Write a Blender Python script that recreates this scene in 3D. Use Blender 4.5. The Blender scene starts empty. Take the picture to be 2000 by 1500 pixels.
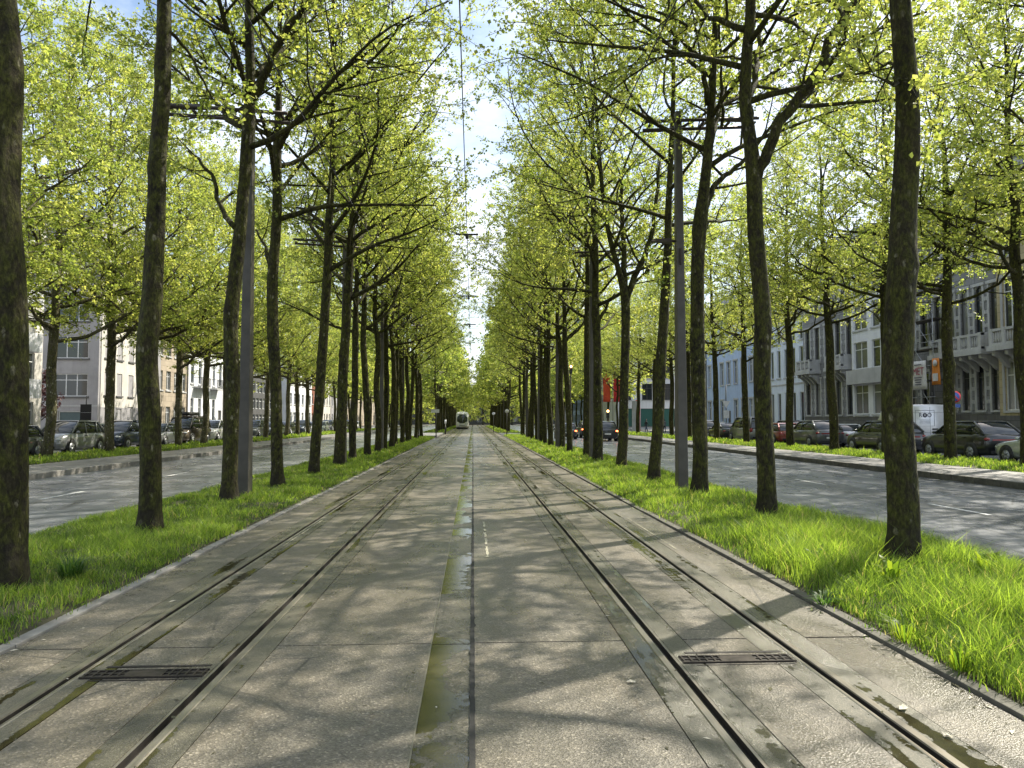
import bpy, bmesh, math, random
import numpy as np
from mathutils import Vector, Matrix, Quaternion

R = math.radians
S = bpy.context.scene
COL = S.collection

# ------------------------------------------------------------------ camera
cam_d = bpy.data.cameras.new('camera')
cam = bpy.data.objects.new('camera', cam_d)
COL.objects.link(cam)
cam.location = (0, 0, 1.75)
cam.rotation_euler = (R(90 + 2.76), 0, R(-3.0))
cam_d.sensor_width = 36
cam_d.lens = 36 * 1450 / 2000
cam_d.clip_start = 0.05
cam_d.clip_end = 4000
S.camera = cam

# ------------------------------------------------------------------ world, sun, exposure
SUN_AZ, SUN_EL = 53.0, 48.0
world = bpy.data.worlds.new('World')
S.world = world
world.use_nodes = True
wt = world.node_tree
wt.nodes.clear()
w_out = wt.nodes.new('ShaderNodeOutputWorld')
w_bg = wt.nodes.new('ShaderNodeBackground')
w_sky = wt.nodes.new('ShaderNodeTexSky')
w_sky.sky_type = 'NISHITA'
w_sky.sun_disc = False
w_sky.sun_elevation = R(SUN_EL)
w_sky.sun_rotation = R(SUN_AZ)
w_sky.air_density = 1.2
w_sky.dust_density = 1.5
w_co = wt.nodes.new('ShaderNodeTexCoord')
w_map = wt.nodes.new('ShaderNodeMapping')
w_map.inputs['Scale'].default_value = (1, 1, 2.2)
w_n = wt.nodes.new('ShaderNodeTexNoise')
w_n.inputs['Scale'].default_value = 3.2
w_n.inputs['Detail'].default_value = 7
w_n.inputs['Roughness'].default_value = 0.6
w_r = wt.nodes.new('ShaderNodeValToRGB')
w_r.color_ramp.elements[0].position = 0.36
w_r.color_ramp.elements[1].position = 0.62
w_mix = wt.nodes.new('ShaderNodeMixRGB')
w_mix.inputs[2].default_value = (6.4, 6.9, 7.7, 1)
wt.links.new(w_co.outputs['Generated'], w_map.inputs[0])
wt.links.new(w_map.outputs[0], w_n.inputs['Vector'])
wt.links.new(w_n.outputs['Fac'], w_r.inputs[0])
wt.links.new(w_r.outputs[0], w_mix.inputs[0])
wt.links.new(w_sky.outputs[0], w_mix.inputs[1])
wt.links.new(w_mix.outputs[0], w_bg.inputs[0])
w_bg.inputs[1].default_value = 0.12
wt.links.new(w_bg.outputs[0], w_out.inputs[0])

sun_d = bpy.data.lights.new('sun', 'SUN')
sun_d.energy = 5.0
sun_d.angle = R(0.55)
sun_d.color = (1.0, 0.93, 0.80)
sun = bpy.data.objects.new('sun', sun_d)
COL.objects.link(sun)
sdir = Vector((math.sin(R(SUN_AZ)) * math.cos(R(SUN_EL)), math.cos(R(SUN_AZ)) * math.cos(R(SUN_EL)), math.sin(R(SUN_EL))))
sun.rotation_euler = sdir.to_track_quat('Z', 'Y').to_euler()
sun.location = sdir * 60

S.view_settings.view_transform = 'Standard'
S.view_settings.look = 'None'
S.view_settings.gamma = 1
S.view_settings.use_curve_mapping = False
S.view_settings.exposure = 0.85
S.cycles.max_bounces = 8
S.cycles.diffuse_bounces = 4
S.cycles.transmission_bounces = 6
S.cycles.transparent_max_bounces = 8
S.cycles.caustics_reflective = False
S.cycles.caustics_refractive = False
S.cycles.use_denoising = True
S.cycles.sample_clamp_indirect = 6

# ------------------------------------------------------------------ helpers
def at(px, py, Y):
    """world point on the plane y=Y seen through a 2000x1500 photo pixel (used to survey positions)"""
    d = Vector(((px - 1000) / 1450, (750 - py) / 1450, -1))
    d = cam.rotation_euler.to_matrix() @ d
    return Vector((0, 0, 1.75)) + d * (Y / d.y)

def tag(o, label=None, cat=None, group=None, kind=None):
    if label: o['label'] = label
    if cat: o['category'] = cat
    if group: o['group'] = group
    if kind: o['kind'] = kind
    return o

def empty(name, loc=(0, 0, 0), rz=0.0):
    o = bpy.data.objects.new(name, None)
    o.empty_display_size = 0.3
    COL.objects.link(o)
    o.location = loc
    o.rotation_euler = (0, 0, rz)
    return o

def link_mesh(name, me, parent=None):
    o = bpy.data.objects.new(name, me)
    COL.objects.link(o)
    if parent: o.parent = parent
    return o

class MB:
    """collects shapes, links them as one mesh"""
    def __init__(s):
        s.v = []; s.f = []; s.m = []; s.sm = []
    def add(s, vs, fs, mi=0, smooth=False):
        b = len(s.v)
        s.v += [tuple(v) for v in vs]
        for f in fs:
            s.f.append([i + b for i in f]); s.m.append(mi); s.sm.append(smooth)
    def box(s, x0, x1, y0, y1, z0, z1, mi=0):
        s.add([(x0,y0,z0),(x1,y0,z0),(x1,y1,z0),(x0,y1,z0),(x0,y0,z1),(x1,y0,z1),(x1,y1,z1),(x0,y1,z1)],
              [(0,3,2,1),(4,5,6,7),(0,1,5,4),(1,2,6,5),(2,3,7,6),(3,0,4,7)], mi)
    def quad(s, a, b, c, d, mi=0):
        s.add([a, b, c, d], [(0, 1, 2, 3)], mi)
    def tube(s, pts, rad, sides=6, mi=0, cap=True, jit=None):
        pts = [Vector(p) for p in pts]
        n = len(pts)
        vs = []
        ref = None
        for i, p in enumerate(pts):
            t = (pts[min(i + 1, n - 1)] - pts[max(i - 1, 0)])
            if t.length < 1e-9: t = Vector((0, 0, 1))
            t.normalize()
            if ref is None:
                ref = t.orthogonal().normalized()
                if abs(t.z) > 0.8: ref = (Vector((1, 0, 0)) - t * t.x).normalized()
            else:
                ref = (ref - t * ref.dot(t))
                ref = ref.normalized() if ref.length > 1e-6 else t.orthogonal().normalized()
            q = t.cross(ref)
            r = rad[i] if hasattr(rad, '__len__') else rad
            for k in range(sides):
                a = 2 * math.pi * k / sides
                rr = r * (jit(i, k) if jit else 1.0)
                vs.append(p + ref * (math.cos(a) * rr) + q * (math.sin(a) * rr))
        fs = []
        for i in range(n - 1):
            for k in range(sides):
                k2 = (k + 1) % sides
                fs.append((i*sides+k, i*sides+k2, (i+1)*sides+k2, (i+1)*sides+k))
        if cap:
            fs.append(tuple(range(sides - 1, -1, -1)))
            fs.append(tuple((n-1)*sides + k for k in range(sides)))
        s.add(vs, fs, mi, True)
    def cyl(s, c, axis, r, h, sides=16, mi=0, r2=None):
        a = Vector(axis).normalized(); c = Vector(c)
        s.tube([c - a*h/2, c + a*h/2], [r, r if r2 is None else r2], sides, mi)
    def ball(s, c, rx, ry, rz, n=10, m=6, mi=0):
        c = Vector(c); vs = []; fs = []
        for i in range(m + 1):
            t = math.pi * i / m
            for k in range(n):
                a = 2*math.pi*k/n
                vs.append(c + Vector((rx*math.sin(t)*math.cos(a), ry*math.sin(t)*math.sin(a), rz*math.cos(t))))
        for i in range(m):
            for k in range(n):
                k2 = (k+1) % n
                fs.append((i*n+k, (i+1)*n+k, (i+1)*n+k2, i*n+k2))
        s.add(vs, fs, mi, True)
    def prism(s, poly, axis, a0, a1, mi=0):
        """poly: list of 2D pts in the plane normal to axis ('x': (y,z), 'y': (x,z), 'z': (x,y))"""
        def P(p, a):
            return {'x': (a, p[0], p[1]), 'y': (p[0], a, p[1]), 'z': (p[0], p[1], a)}[axis]
        n = len(poly)
        vs = [P(p, a0) for p in poly] + [P(p, a1) for p in poly]
        fs = [tuple(range(n)), tuple(range(2*n-1, n-1, -1))]
        for i in range(n):
            j = (i+1) % n
            fs.append((i, i+n, j+n, j))
        s.add(vs, fs, mi)
    def build(s, name, mats, parent=None, bevel=0, fixn=True):
        me = bpy.data.meshes.new(name)
        me.from_pydata(s.v, [], s.f)
        if not isinstance(mats, (list, tuple)): mats = [mats]
        for m in mats: me.materials.append(m)
        me.polygons.foreach_set('material_index', s.m)
        me.polygons.foreach_set('use_smooth', s.sm)
        me.update()
        if fixn and len(s.f) < 4000:
            bm = bmesh.new(); bm.from_mesh(me)
            bmesh.ops.recalc_face_normals(bm, faces=bm.faces)
            bm.to_mesh(me); bm.free()
        o = link_mesh(name, me, parent)
        if bevel:
            b = o.modifiers.new('bevel', 'BEVEL'); b.width = bevel; b.segments = 2; b.limit_method = 'ANGLE'
        return o

# ------------------------------------------------------------------ materials
class NT:
    def __init__(s, name):
        s.m = bpy.data.materials.new(name); s.m.use_nodes = True
        s.t = s.m.node_tree; s.t.nodes.clear()
        s.out = s.t.nodes.new('ShaderNodeOutputMaterial')
    def n(s, typ, **kw):
        nd = s.t.nodes.new('ShaderNode' + typ)
        for k, v in kw.items():
            if k.startswith('_'): setattr(nd, k[1:], v)
            else: s.set(nd, k, v)
        return nd
    def set(s, nd, k, v):
        key = int(k[1:]) if (k[0] == 'i' and k[1:].isdigit()) else k.replace('__', ' ')
        sock = nd.inputs[key]
        if isinstance(v, bpy.types.NodeSocket): s.t.links.new(v, sock)
        elif isinstance(v, bpy.types.Node): s.t.links.new(v.outputs[0], sock)
        else: sock.default_value = v
    def pos(s): return s.n('NewGeometry').outputs['Position']
    def obj(s): return s.n('TexCoord').outputs['Object']
    def noise(s, scale, detail=4, rough=0.55, vec=None, dist=0.0):
        nd = s.n('TexNoise', Scale=scale, Detail=detail, Roughness=rough, Distortion=dist)
        s.t.links.new(vec or s.pos(), nd.inputs['Vector'])
        return nd.outputs['Fac']
    def scaled(s, vec, sc):
        nd = s.n('Mapping', Scale=sc); s.t.links.new(vec, nd.inputs[0]); return nd.outputs[0]
    def ramp(s, fac, stops, interp='LINEAR'):
        nd = s.n('ValToRGB'); s.t.links.new(fac, nd.inputs[0])
        nd.color_ramp.interpolation = interp
        e = nd.color_ramp.elements
        while len(e) < len(stops): e.new(0.5)
        for i, (p, c) in enumerate(stops):
            e[i].position = p
            if not hasattr(c, '__len__'): c = (c, c, c)
            e[i].color = (c[0], c[1], c[2], 1)
        return nd.outputs[0]
    def mix(s, f, a, b, mode='MIX'):
        nd = s.n('MixRGB', _blend_type=mode)
        for i, v in enumerate((f, a, b)):
            if isinstance(v, bpy.types.NodeSocket): s.t.links.new(v, nd.inputs[i])
            elif i == 0: nd.inputs[0].default_value = v
            else:
                if not hasattr(v, '__len__'): v = (v, v, v)
                nd.inputs[i].default_value = (v[0], v[1], v[2], 1)
        return nd.outputs[0]
    def math(s, op, a, b=0.0, clamp=False):
        nd = s.n('Math', _operation=op, _use_clamp=clamp)
        for i, v in enumerate((a, b)):
            if isinstance(v, bpy.types.NodeSocket): s.t.links.new(v, nd.inputs[i])
            else: nd.inputs[i].default_value = v
        return nd.outputs[0]
    def bump(s, h, strength=0.5, dist=0.01):
        nd = s.n('Bump', Strength=strength, Distance=dist); s.t.links.new(h, nd.inputs['Height']); return nd.outputs[0]
    def pbr(s, color, rough=0.6, normal=None, metallic=0.0, spec=0.5, coat=0.0, emis=None, es=0.0):
        p = s.n('BsdfPrincipled')
        for k, v in (('Base Color', color), ('Roughness', rough), ('Metallic', metallic), ('Specular IOR Level', spec), ('Coat Weight', coat)):
            if isinstance(v, bpy.types.NodeSocket): s.t.links.new(v, p.inputs[k])
            elif k == 'Base Color': p.inputs[k].default_value = (v[0], v[1], v[2], 1)
            else: p.inputs[k].default_value = v
        if normal: s.t.links.new(normal, p.inputs['Normal'])
        if emis:
            p.inputs['Emission Color'].default_value = (*emis, 1); p.inputs['Emission Strength'].default_value = es
        s.t.links.new(p.outputs[0], s.out.inputs[0])
        return s.m

def simple(name, c, rough=0.5, metallic=0.0, var=0.12, scale=6, bump=0.0, spec=0.5, coat=0.0):
    t = NT(name)
    n = t.noise(scale, 5, 0.6, t.obj())
    lo = tuple(x * (1 - var) for x in c); hi = tuple(min(1, x * (1 + var)) for x in c)
    col = t.ramp(n, [(0.3, lo), (0.7, hi)])
    nb = t.bump(n, bump, 0.01) if bump else None
    return t.pbr(col, rough, nb, metallic, spec, coat)

M = {}
# tram slabs: exposed aggregate concrete, damp in patches
def concrete_mat(name, base, warm, speck, rbase, wet=None):
    t = NT(name)
    p = t.pos()
    big = t.noise(0.55, 5, 0.6, p, 0.4)
    streak = t.noise(1.0, 4, 0.6, t.scaled(p, (2.2, 0.28, 1)))
    mid = t.noise(6, 5, 0.65, p)
    c = t.mix(t.ramp(big, [(0.35, 0.0), (0.65, 1.0)]), base, warm)
    c = t.mix(t.ramp(streak, [(0.35, 0.45), (0.62, 0.0)]), c, tuple(x * 0.62 for x in base))
    c = t.mix(t.ramp(mid, [(0.4, 0.0), (0.72, 0.3)]), c, tuple(x * 1.35 for x in warm))
    vor = t.n('TexVoronoi', Scale=speck); t.t.links.new(p, vor.inputs['Vector'])
    vd = vor.outputs['Distance']; vc = vor.outputs['Color']
    sep = t.n('SeparateColor'); t.t.links.new(vc, sep.inputs[0])
    sp = t.ramp(sep.outputs[0], [(0.0, 0.6), (0.45, 0.9), (0.75, 1.08), (0.93, 1.35), (1.0, 2.2)])
    c = t.mix(1.0, c, sp, 'MULTIPLY')
    fine = t.noise(speck * 2.2, 3, 0.7, p)
    ck = t.n('TexVoronoi', Scale=0.33, _feature='DISTANCE_TO_EDGE')
    t.t.links.new(t.mix(0.16, p, t.n('TexNoise', Scale=2.2, Detail=6).outputs['Color']), ck.inputs['Vector'])
    c = t.mix(t.math('MULTIPLY', t.ramp(ck.outputs['Distance'], [(0.0, 1.0), (0.0035, 0.0)]), t.ramp(big, [(0.48, 0.0), (0.56, 0.8)])), c, 0.03)
    st = t.noise(1.0, 5, 0.7, t.scaled(p, (7.0, 0.5, 1)))
    c = t.mix(t.ramp(st, [(0.58, 0.0), (0.74, 0.35)]), c, (0.13, 0.085, 0.04))
    blotch = t.noise(3.2, 6, 0.7, p)
    c = t.mix(t.ramp(blotch, [(0.60, 0.0), (0.68, 0.35)]), c, tuple(x * 0.55 for x in base))
    damp = t.ramp(t.noise(0.8, 5, 0.6, t.scaled(p, (1.5, 0.5, 1)), 0.5), [(0.42, 0.0), (0.6, 1.0)])
    c = t.mix(t.math('MULTIPLY', damp, 0.35), c, tuple(x * 0.5 for x in base))
    rough = t.math('SUBTRACT', rbase, t.math('MULTIPLY', damp, 0.22))
    bn = t.n('Bump', Distance=0.006); t.t.links.new(t.math('ADD', vd, t.math('MULTIPLY', fine, 0.6)), bn.inputs['Height']); bn.inputs['Strength'].default_value = 0.55
    if wet:
        # standing water where the surface is lowest
        th, k, x0, sc = wet
        sx = t.n('SeparateXYZ'); t.t.links.new(p, sx.inputs[0])
        lay = t.noise(1.0, 3, 0.5, t.scaled(p, sc), 0.3); edge = t.noise(8, 6, 0.7, p)
        lvl = t.math('ADD', lay, t.math('MULTIPLY', t.math('SUBTRACT', edge, 0.5), 0.42))
        if k: lvl = t.math('SUBTRACT', lvl, t.math('MULTIPLY', t.math('SUBTRACT', sx.outputs[0], x0), k))
        wm = t.ramp(lvl, [(th, 0.0), (th + 0.012, 1.0)])
        dm = t.ramp(lvl, [(th - 0.06, 0.0), (th, 0.75)])
        c = t.mix(dm, c, tuple(x * 0.45 for x in base))
        c = t.mix(wm, c, t.ramp(edge, [(0.35, (0.020, 0.018, 0.009)), (0.65, (0.050, 0.045, 0.020))]))
        rough = t.math('MULTIPLY', rough, t.math('SUBTRACT', 1.0, t.math('MULTIPLY', wm, 0.95)))
        t.t.links.new(t.math('SUBTRACT', 0.55, t.math('MULTIPLY', wm, 0.50)), bn.inputs['Strength'])
    return t.pbr(c, rough, bn.outputs[0], spec=0.5)
M['slab'] = concrete_mat('slab_concrete', (0.132, 0.124, 0.100), (0.188, 0.162, 0.122), 88, 0.48)
M['smooth'] = concrete_mat('smooth_concrete', (0.112, 0.110, 0.084), (0.148, 0.134, 0.096), 170, 0.38, (0.585, 0, 0, (5.0, 0.42, 1)))
M['pave'] = concrete_mat('pavement_concrete', (0.20, 0.195, 0.185), (0.24, 0.23, 0.21), 60, 0.6)
M['gutter'] = concrete_mat('gutter_concrete', (0.125, 0.118, 0.095), (0.160, 0.142, 0.110), 80, 0.4, (0.42, 0.50, -0.318, (1.2, 0.8, 1)))
# asphalt
t = NT('asphalt')
p = t.pos()
big = t.noise(0.35, 5, 0.6, t.scaled(p, (1.2, 0.5, 1)))
c = t.ramp(big, [(0.35, (0.125, 0.132, 0.141)), (0.65, (0.19, 0.197, 0.207))])
fi = t.noise(55, 4, 0.75, p)
c = t.mix(1.0, c, t.ramp(fi, [(0.3, 0.6), (0.7, 1.45)]), 'MULTIPLY')
tr_ = t.noise(1.0, 3, 0.5, t.scaled(p, (1.1, 0.015, 1)))
c = t.mix(1.0, c, t.ramp(tr_, [(0.38, 0.72), (0.5, 1.0), (0.62, 1.15)]), 'MULTIPLY')
bl_ = t.noise(0.7, 5, 0.7, p)
c = t.mix(t.ramp(bl_, [(0.60, 0.0), (0.64, 0.35)]), c, (0.055, 0.056, 0.06))
crk = t.n('TexVoronoi', Scale=0.45, _feature='DISTANCE_TO_EDGE')
wv = t.mix(0.12, p, t.n('TexNoise', Scale=1.6, Detail=4).outputs['Color'])
t.t.links.new(wv, crk.inputs['Vector'])
c = t.mix(t.ramp(crk.outputs['Distance'], [(0.0, 0.7), (0.012, 0.0)]), c, 0.03)
vb = t.n('TexVoronoi', Scale=48); t.t.links.new(p, vb.inputs['Vector'])
rr = t.ramp(t.noise(0.9, 4, 0.6, t.scaled(p, (2, 0.5, 1))), [(0.35, 0.22), (0.65, 0.38)])
M['asphalt'] = t.pbr(c, rr, t.bump(t.math('ADD', vb.outputs['Distance'], fi), 0.5, 0.006), spec=0.7)
M['joint'] = simple('joint_filler', (0.022, 0.021, 0.018), 0.8, var=0.4, scale=20)
M['kerb'] = simple('kerb_stone', (0.21, 0.20, 0.18), 0.7, var=0.45, scale=2.5, bump=0.4)
M['kerb_dark'] = simple('dark_kerb_stone', (0.085, 0.08, 0.062), 0.75, var=0.5, scale=6, bump=0.5)
M['soil'] = simple('soil', (0.055, 0.052, 0.025), 0.95, var=0.5, scale=7, bump=0.8)
M['ground'] = simple('ground_dirt', (0.09, 0.09, 0.08), 0.95, var=0.3, scale=0.3)
t = NT('road_paint'); p = t.pos()
M['paint'] = t.pbr(t.ramp(t.math('ADD', t.math('MULTIPLY', t.noise(22, 5, 0.75, p), 0.7), t.math('MULTIPLY', t.noise(2, 4, 0.6, p), 0.3)), [(0.40, (0.16, 0.165, 0.17)), (0.47, (0.55, 0.55, 0.53)), (0.7, (0.66, 0.66, 0.63))]), 0.5)
M['paint_worn'] = simple('worn_paint', (0.36, 0.34, 0.25), 0.6, var=0.5, scale=30)
# rail steel
t = NT('rail_steel'); p = t.pos()
n = t.noise(9, 5, 0.7, t.scaled(p, (3, 0.25, 1)))
M['rail'] = t.pbr(t.ramp(n, [(0.3, (0.24, 0.22, 0.18)), (0.58, (0.36, 0.33, 0.28)), (0.75, (0.20, 0.11, 0.06))]), 0.33, t.bump(n, 0.15, 0.003), metallic=0.75)
M['groove'] = simple('rail_groove', (0.012, 0.009, 0.006), 0.7, var=0.5, scale=20)
# water film
t = NT('puddle_water'); p = t.pos()
n = t.noise(26, 3, 0.6, p)
M['water'] = t.pbr(t.ramp(t.noise(3, 4, 0.6, p), [(0.35, (0.030, 0.028, 0.014)), (0.7, (0.060, 0.052, 0.026))]), 0.03, t.bump(n, 0.06, 0.004), spec=0.9)
# bark
def bark(name, dark, mid, moss, pale, palest):
    t = NT(name); p = t.pos(); oi = t.n('ObjectInfo')
    off = t.n('VectorMath', _operation='ADD'); t.t.links.new(p, off.inputs[0]); t.t.links.new(oi.outputs['Location'], off.inputs[1])
    v = off.outputs[0]
    a = t.noise(2.3, 6, 0.65, t.scaled(v, (1, 1, 0.45)), 0.6)
    b = t.noise(9, 6, 0.7, t.scaled(v, (1, 1, 0.6)), 0.3)
    wv_ = t.mix(0.10, v, t.n('TexNoise', Scale=7.0, Detail=5).outputs['Color'])
    vo = t.n('TexVoronoi', Scale=17.0, Randomness=1.0); t.t.links.new(t.scaled(wv_, (1, 1, 0.5)), vo.inputs['Vector'])
    sepc = t.n('SeparateColor'); t.t.links.new(vo.outputs['Color'], sepc.inputs[0])
    c = t.mix(t.ramp(a, [(0.38, 0.0), (0.62, 1.0)]), dark, mid)
    c = t.mix(t.ramp(b, [(0.42, 0.0), (0.60, 0.85)]), c, moss)
    fl = t.math('MULTIPLY', t.ramp(sepc.outputs[0], [(0.86, 0.0), (0.93, 1.0)]), t.ramp(t.math('MULTIPLY', b, t.math('SUBTRACT', 1.3, vo.outputs['Distance'])), [(0.44, 0.0), (0.56, 1.0)]))
    c = t.mix(t.math('MULTIPLY', fl, palest), c, pale)
    fine = t.noise(38, 5, 0.7, t.scaled(v, (1, 1, 0.4)))
    c = t.mix(1.0, c, t.ramp(fine, [(0.3, 0.35), (0.5, 0.95), (0.7, 2.0)]), 'MULTIPLY')
    # bark darkens towards the foot of the trunk
    sz = t.n('SeparateXYZ'); t.t.links.new(p, sz.inputs[0])
    foot = t.ramp(t.math('ADD', sz.outputs[2], t.math('MULTIPLY', a, 0.7)), [(0.55, 0.75), (1.0, 0.0)])
    c = t.mix(foot, c, (0.022, 0.018, 0.012))
    h = t.math('ADD', t.math('MULTIPLY', b, 1.0), t.math('MULTIPLY', fine, 0.5))
    h = t.math('ADD', h, t.math('MULTIPLY', vo.outputs['Distance'], 0.5))
    return t.pbr(c, 0.85, t.bump(h, 1.0, 0.045), spec=0.25)
M['bark'] = bark('mossy_bark', (0.012, 0.010, 0.006), (0.038, 0.032, 0.014), (0.060, 0.064, 0.010), (0.22, 0.20, 0.14), 0.6)
M['bark_pale'] = bark('pale_plane_bark', (0.040, 0.034, 0.021), (0.14, 0.125, 0.085), (0.075, 0.075, 0.020), (0.42, 0.40, 0.31), 0.9)
# leaves
def leafmat(name, c1, c2, c3, trans, wt_=0.5, gloss=0.35, dry=None):
    t = NT(name)
    at_ = t.n('Attribute', _attribute_name='tint')
    oi = t.n('ObjectInfo')
    f = t.math('ADD', t.math('MULTIPLY', at_.outputs['Fac'], 0.8), t.math('MULTIPLY', oi.outputs['Random'], 0.2))
    col = t.ramp(f, [(0.05, c1), (0.45, c2), (0.86, c3), (0.93, dry or c3)])
    if dry:
        col = t.ramp(at_.outputs['Fac'], [(0.03, c1), (0.45, c2), (0.90, c3), (0.97, dry)])
    tr = t.mix(1.0, col, trans, 'MULTIPLY')
    d = t.n('BsdfPrincipled', Roughness=0.45); t.t.links.new(col, d.inputs['Base Color'])
    d.inputs['Specular IOR Level'].default_value = gloss
    tl = t.n('BsdfTranslucent'); t.t.links.new(tr, tl.inputs[0])
    mx = t.n('MixShader'); mx.inputs[0].default_value = wt_
    t.t.links.new(d.outputs[0], mx.inputs[1]); t.t.links.new(tl.outputs[0], mx.inputs[2])
    t.t.links.new(mx.outputs[0], t.out.inputs[0])
    return t.m
M['leaf'] = leafmat('young_plane_leaf', (0.120, 0.172, 0.036), (0.238, 0.284, 0.064), (0.43, 0.43, 0.125), (1.85, 1.87, 1.3), 0.58, 0.5)
M['grass'] = leafmat('grass_blade', (0.035, 0.070, 0.016), (0.115, 0.180, 0.026), (0.30, 0.39, 0.065), (2.0, 2.1, 1.1), 0.45, 0.45, (0.40, 0.34, 0.16))
M['grass_dark'] = leafmat('dark_tuft_blade', (0.030, 0.075, 0.018), (0.065, 0.13, 0.028), (0.13, 0.20, 0.04), (1.6, 1.8, 1.2), 0.4)
M['weed'] = leafmat('weed_leaf', (0.07, 0.14, 0.02), (0.13, 0.21, 0.025), (0.22, 0.27, 0.03), (1.8, 1.8, 0.9), 0.5)
M['copper'] = leafmat('copper_leaf', (0.045, 0.018, 0.022), (0.08, 0.032, 0.036), (0.14, 0.08, 0.08), (1.2, 1.0, 1.0), 0.3)
# built things
M['pole'] = simple('painted_pole_metal', (0.075, 0.068, 0.056), 0.5, 0.1, 0.25, 3, 0.15)
M['pole_dark'] = simple('dark_arm_metal', (0.05, 0.038, 0.032), 0.5, 0.3, 0.3, 5)
M['wire'] = simple('wire_metal', (0.04, 0.04, 0.045), 0.4, 0.6)
M['steel'] = simple('galvanised_steel', (0.32, 0.33, 0.34), 0.4, 0.8)
M['grate'] = simple('cast_iron_grate', (0.045, 0.038, 0.032), 0.55, 0.6, 0.5, 20)
M['black'] = simple('black_plastic', (0.018, 0.018, 0.02), 0.5)
M['rubber'] = simple('tyre_rubber', (0.02, 0.02, 0.02), 0.8)
M['white'] = simple('white_enamel', (0.78, 0.78, 0.78), 0.35)
M['red'] = simple('red_enamel', (0.55, 0.03, 0.03), 0.4)
M['blue'] = simple('blue_enamel', (0.03, 0.10, 0.42), 0.4)
def glassy(name, c, rough=0.05, vary=0.0):
    t = NT(name)
    if vary:
        oi = t.n('ObjectInfo'); o = t.obj()
        fold = t.noise(1.0, 2, 0.5, t.scaled(o, (14, 14, 0.2)))
        col = t.mix(t.math('MULTIPLY', t.ramp(oi.outputs['Random'], [(0.3, 0.0), (0.95, 1.0)]), t.ramp(fold, [(0.3, 0.5), (0.7, 1.0)])), c, (vary, vary, vary*.97))
        return t.pbr(col, rough, None, 0.0, 0.8)
    return t.pbr(c, rough, None, 0.0, 0.8)
M['glass'] = glassy('dark_window_glass', (0.02, 0.026, 0.03), 0.05, 0.07)
M['glass2'] = glassy('curtained_window_glass', (0.10, 0.105, 0.11), 0.12, 0.42)
M['carglass'] = glassy('car_glass', (0.02, 0.026, 0.028), 0.03)
def wallmat(name, c, var=0.16, rough=0.85, joints=None):
    t = NT(name); o = t.obj()
    n = t.noise(0.9, 6, 0.65, o); fi = t.noise(14, 5, 0.7, o)
    st = t.noise(1.4, 4, 0.6, t.scaled(o, (2.6, 2.6, 0.22)))
    col = t.ramp(n, [(0.3, tuple(x*(1-var) for x in c)), (0.7, tuple(min(1, x*(1+var)) for x in c))])
    col = t.mix(t.ramp(st, [(0.52, 0.0), (0.75, 0.45)]), col, tuple(x*0.55 for x in c))
    h = fi
    if joints:
        br = t.n('TexBrick', Scale=1.0, Mortar__Size=joints[2]) if False else t.n('TexBrick')
        br.inputs['Scale'].default_value = 1.0
        br.inputs['Brick Width'].default_value = joints[0]; br.inputs['Row Height'].default_value = joints[1]
        br.inputs['Mortar Size'].default_value = joints[2]
        br.inputs['Color1'].default_value = (1, 1, 1, 1); br.inputs['Color2'].default_value = (0.85, 0.85, 0.85, 1)
        br.inputs['Mortar'].default_value = (0.55, 0.55, 0.55, 1)
        sx = t.n('SeparateXYZ'); t.t.links.new(o, sx.inputs[0])
        cx = t.n('CombineXYZ'); t.t.links.new(t.math('ADD', sx.outputs[0], sx.outputs[1]), cx.inputs[0]); t.t.links.new(sx.outputs[2], cx.inputs[1])
        t.t.links.new(cx.outputs[0], br.inputs['Vector'])
        col = t.mix(1.0, col, br.outputs['Color'], 'MULTIPLY')
    return t.pbr(col, rough, t.bump(h, 0.25, 0.01), spec=0.3)
M['w_grey'] = wallmat('grey_render_wall', (0.36, 0.35, 0.36))
M['w_cream'] = wallmat('pale_stone_wall', (0.62, 0.59, 0.54))
M['w_beige'] = wallmat('beige_stone_wall', (0.46, 0.39, 0.30), joints=(1.2, 0.5, 0.015))
M['w_white'] = wallmat('white_painted_wall', (0.74, 0.75, 0.78), 0.06)
M['w_blue'] = wallmat('pale_blue_wall', (0.45, 0.56, 0.78), 0.08)
M['w_stone'] = wallmat('weathered_stone_wall', (0.27, 0.27, 0.28), 0.25, joints=(0.9, 0.45, 0.02))
M['w_dstone'] = wallmat('dark_base_stone', (0.16, 0.155, 0.15), 0.2, joints=(0.8, 0.4, 0.02))
M['w_brick'] = wallmat('red_brick_wall', (0.30, 0.12, 0.08), 0.2, joints=(0.22, 0.075, 0.01))
M['w_dark'] = wallmat('dark_facade_panel', (0.10, 0.10, 0.10))
M['w_yellow'] = wallmat('ochre_stone_wall', (0.50, 0.42, 0.26), 0.15, joints=(1.0, 0.45, 0.015))
M['w_green'] = simple('green_shopfront', (0.03, 0.12, 0.10), 0.4)
M['trim'] = wallmat('stone_trim', (0.48, 0.48, 0.48), 0.16)
M['w_sky_tinted'] = wallmat('sky_tinted_white_wall', (0.68, 0.74, 0.84), 0.05)  # white wall with the sky's blue shade tint put into its colour
M['trim_dark'] = wallmat('dark_sill_stone', (0.13, 0.13, 0.13), 0.12)
M['frame'] = simple('white_window_frame', (0.70, 0.71, 0.72), 0.4)
M['frame_dark'] = simple('dark_window_frame', (0.07, 0.065, 0.06), 0.4)
M['slate'] = simple('slate_roof', (0.06, 0.06, 0.068), 0.6, var=0.4, scale=5)
M['tile'] = simple('clay_tile_roof', (0.22, 0.09, 0.05), 0.8, var=0.3, scale=5)
M['shutter'] = simple('teal_roller_shutter', (0.07, 0.11, 0.115), 0.45)
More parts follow.
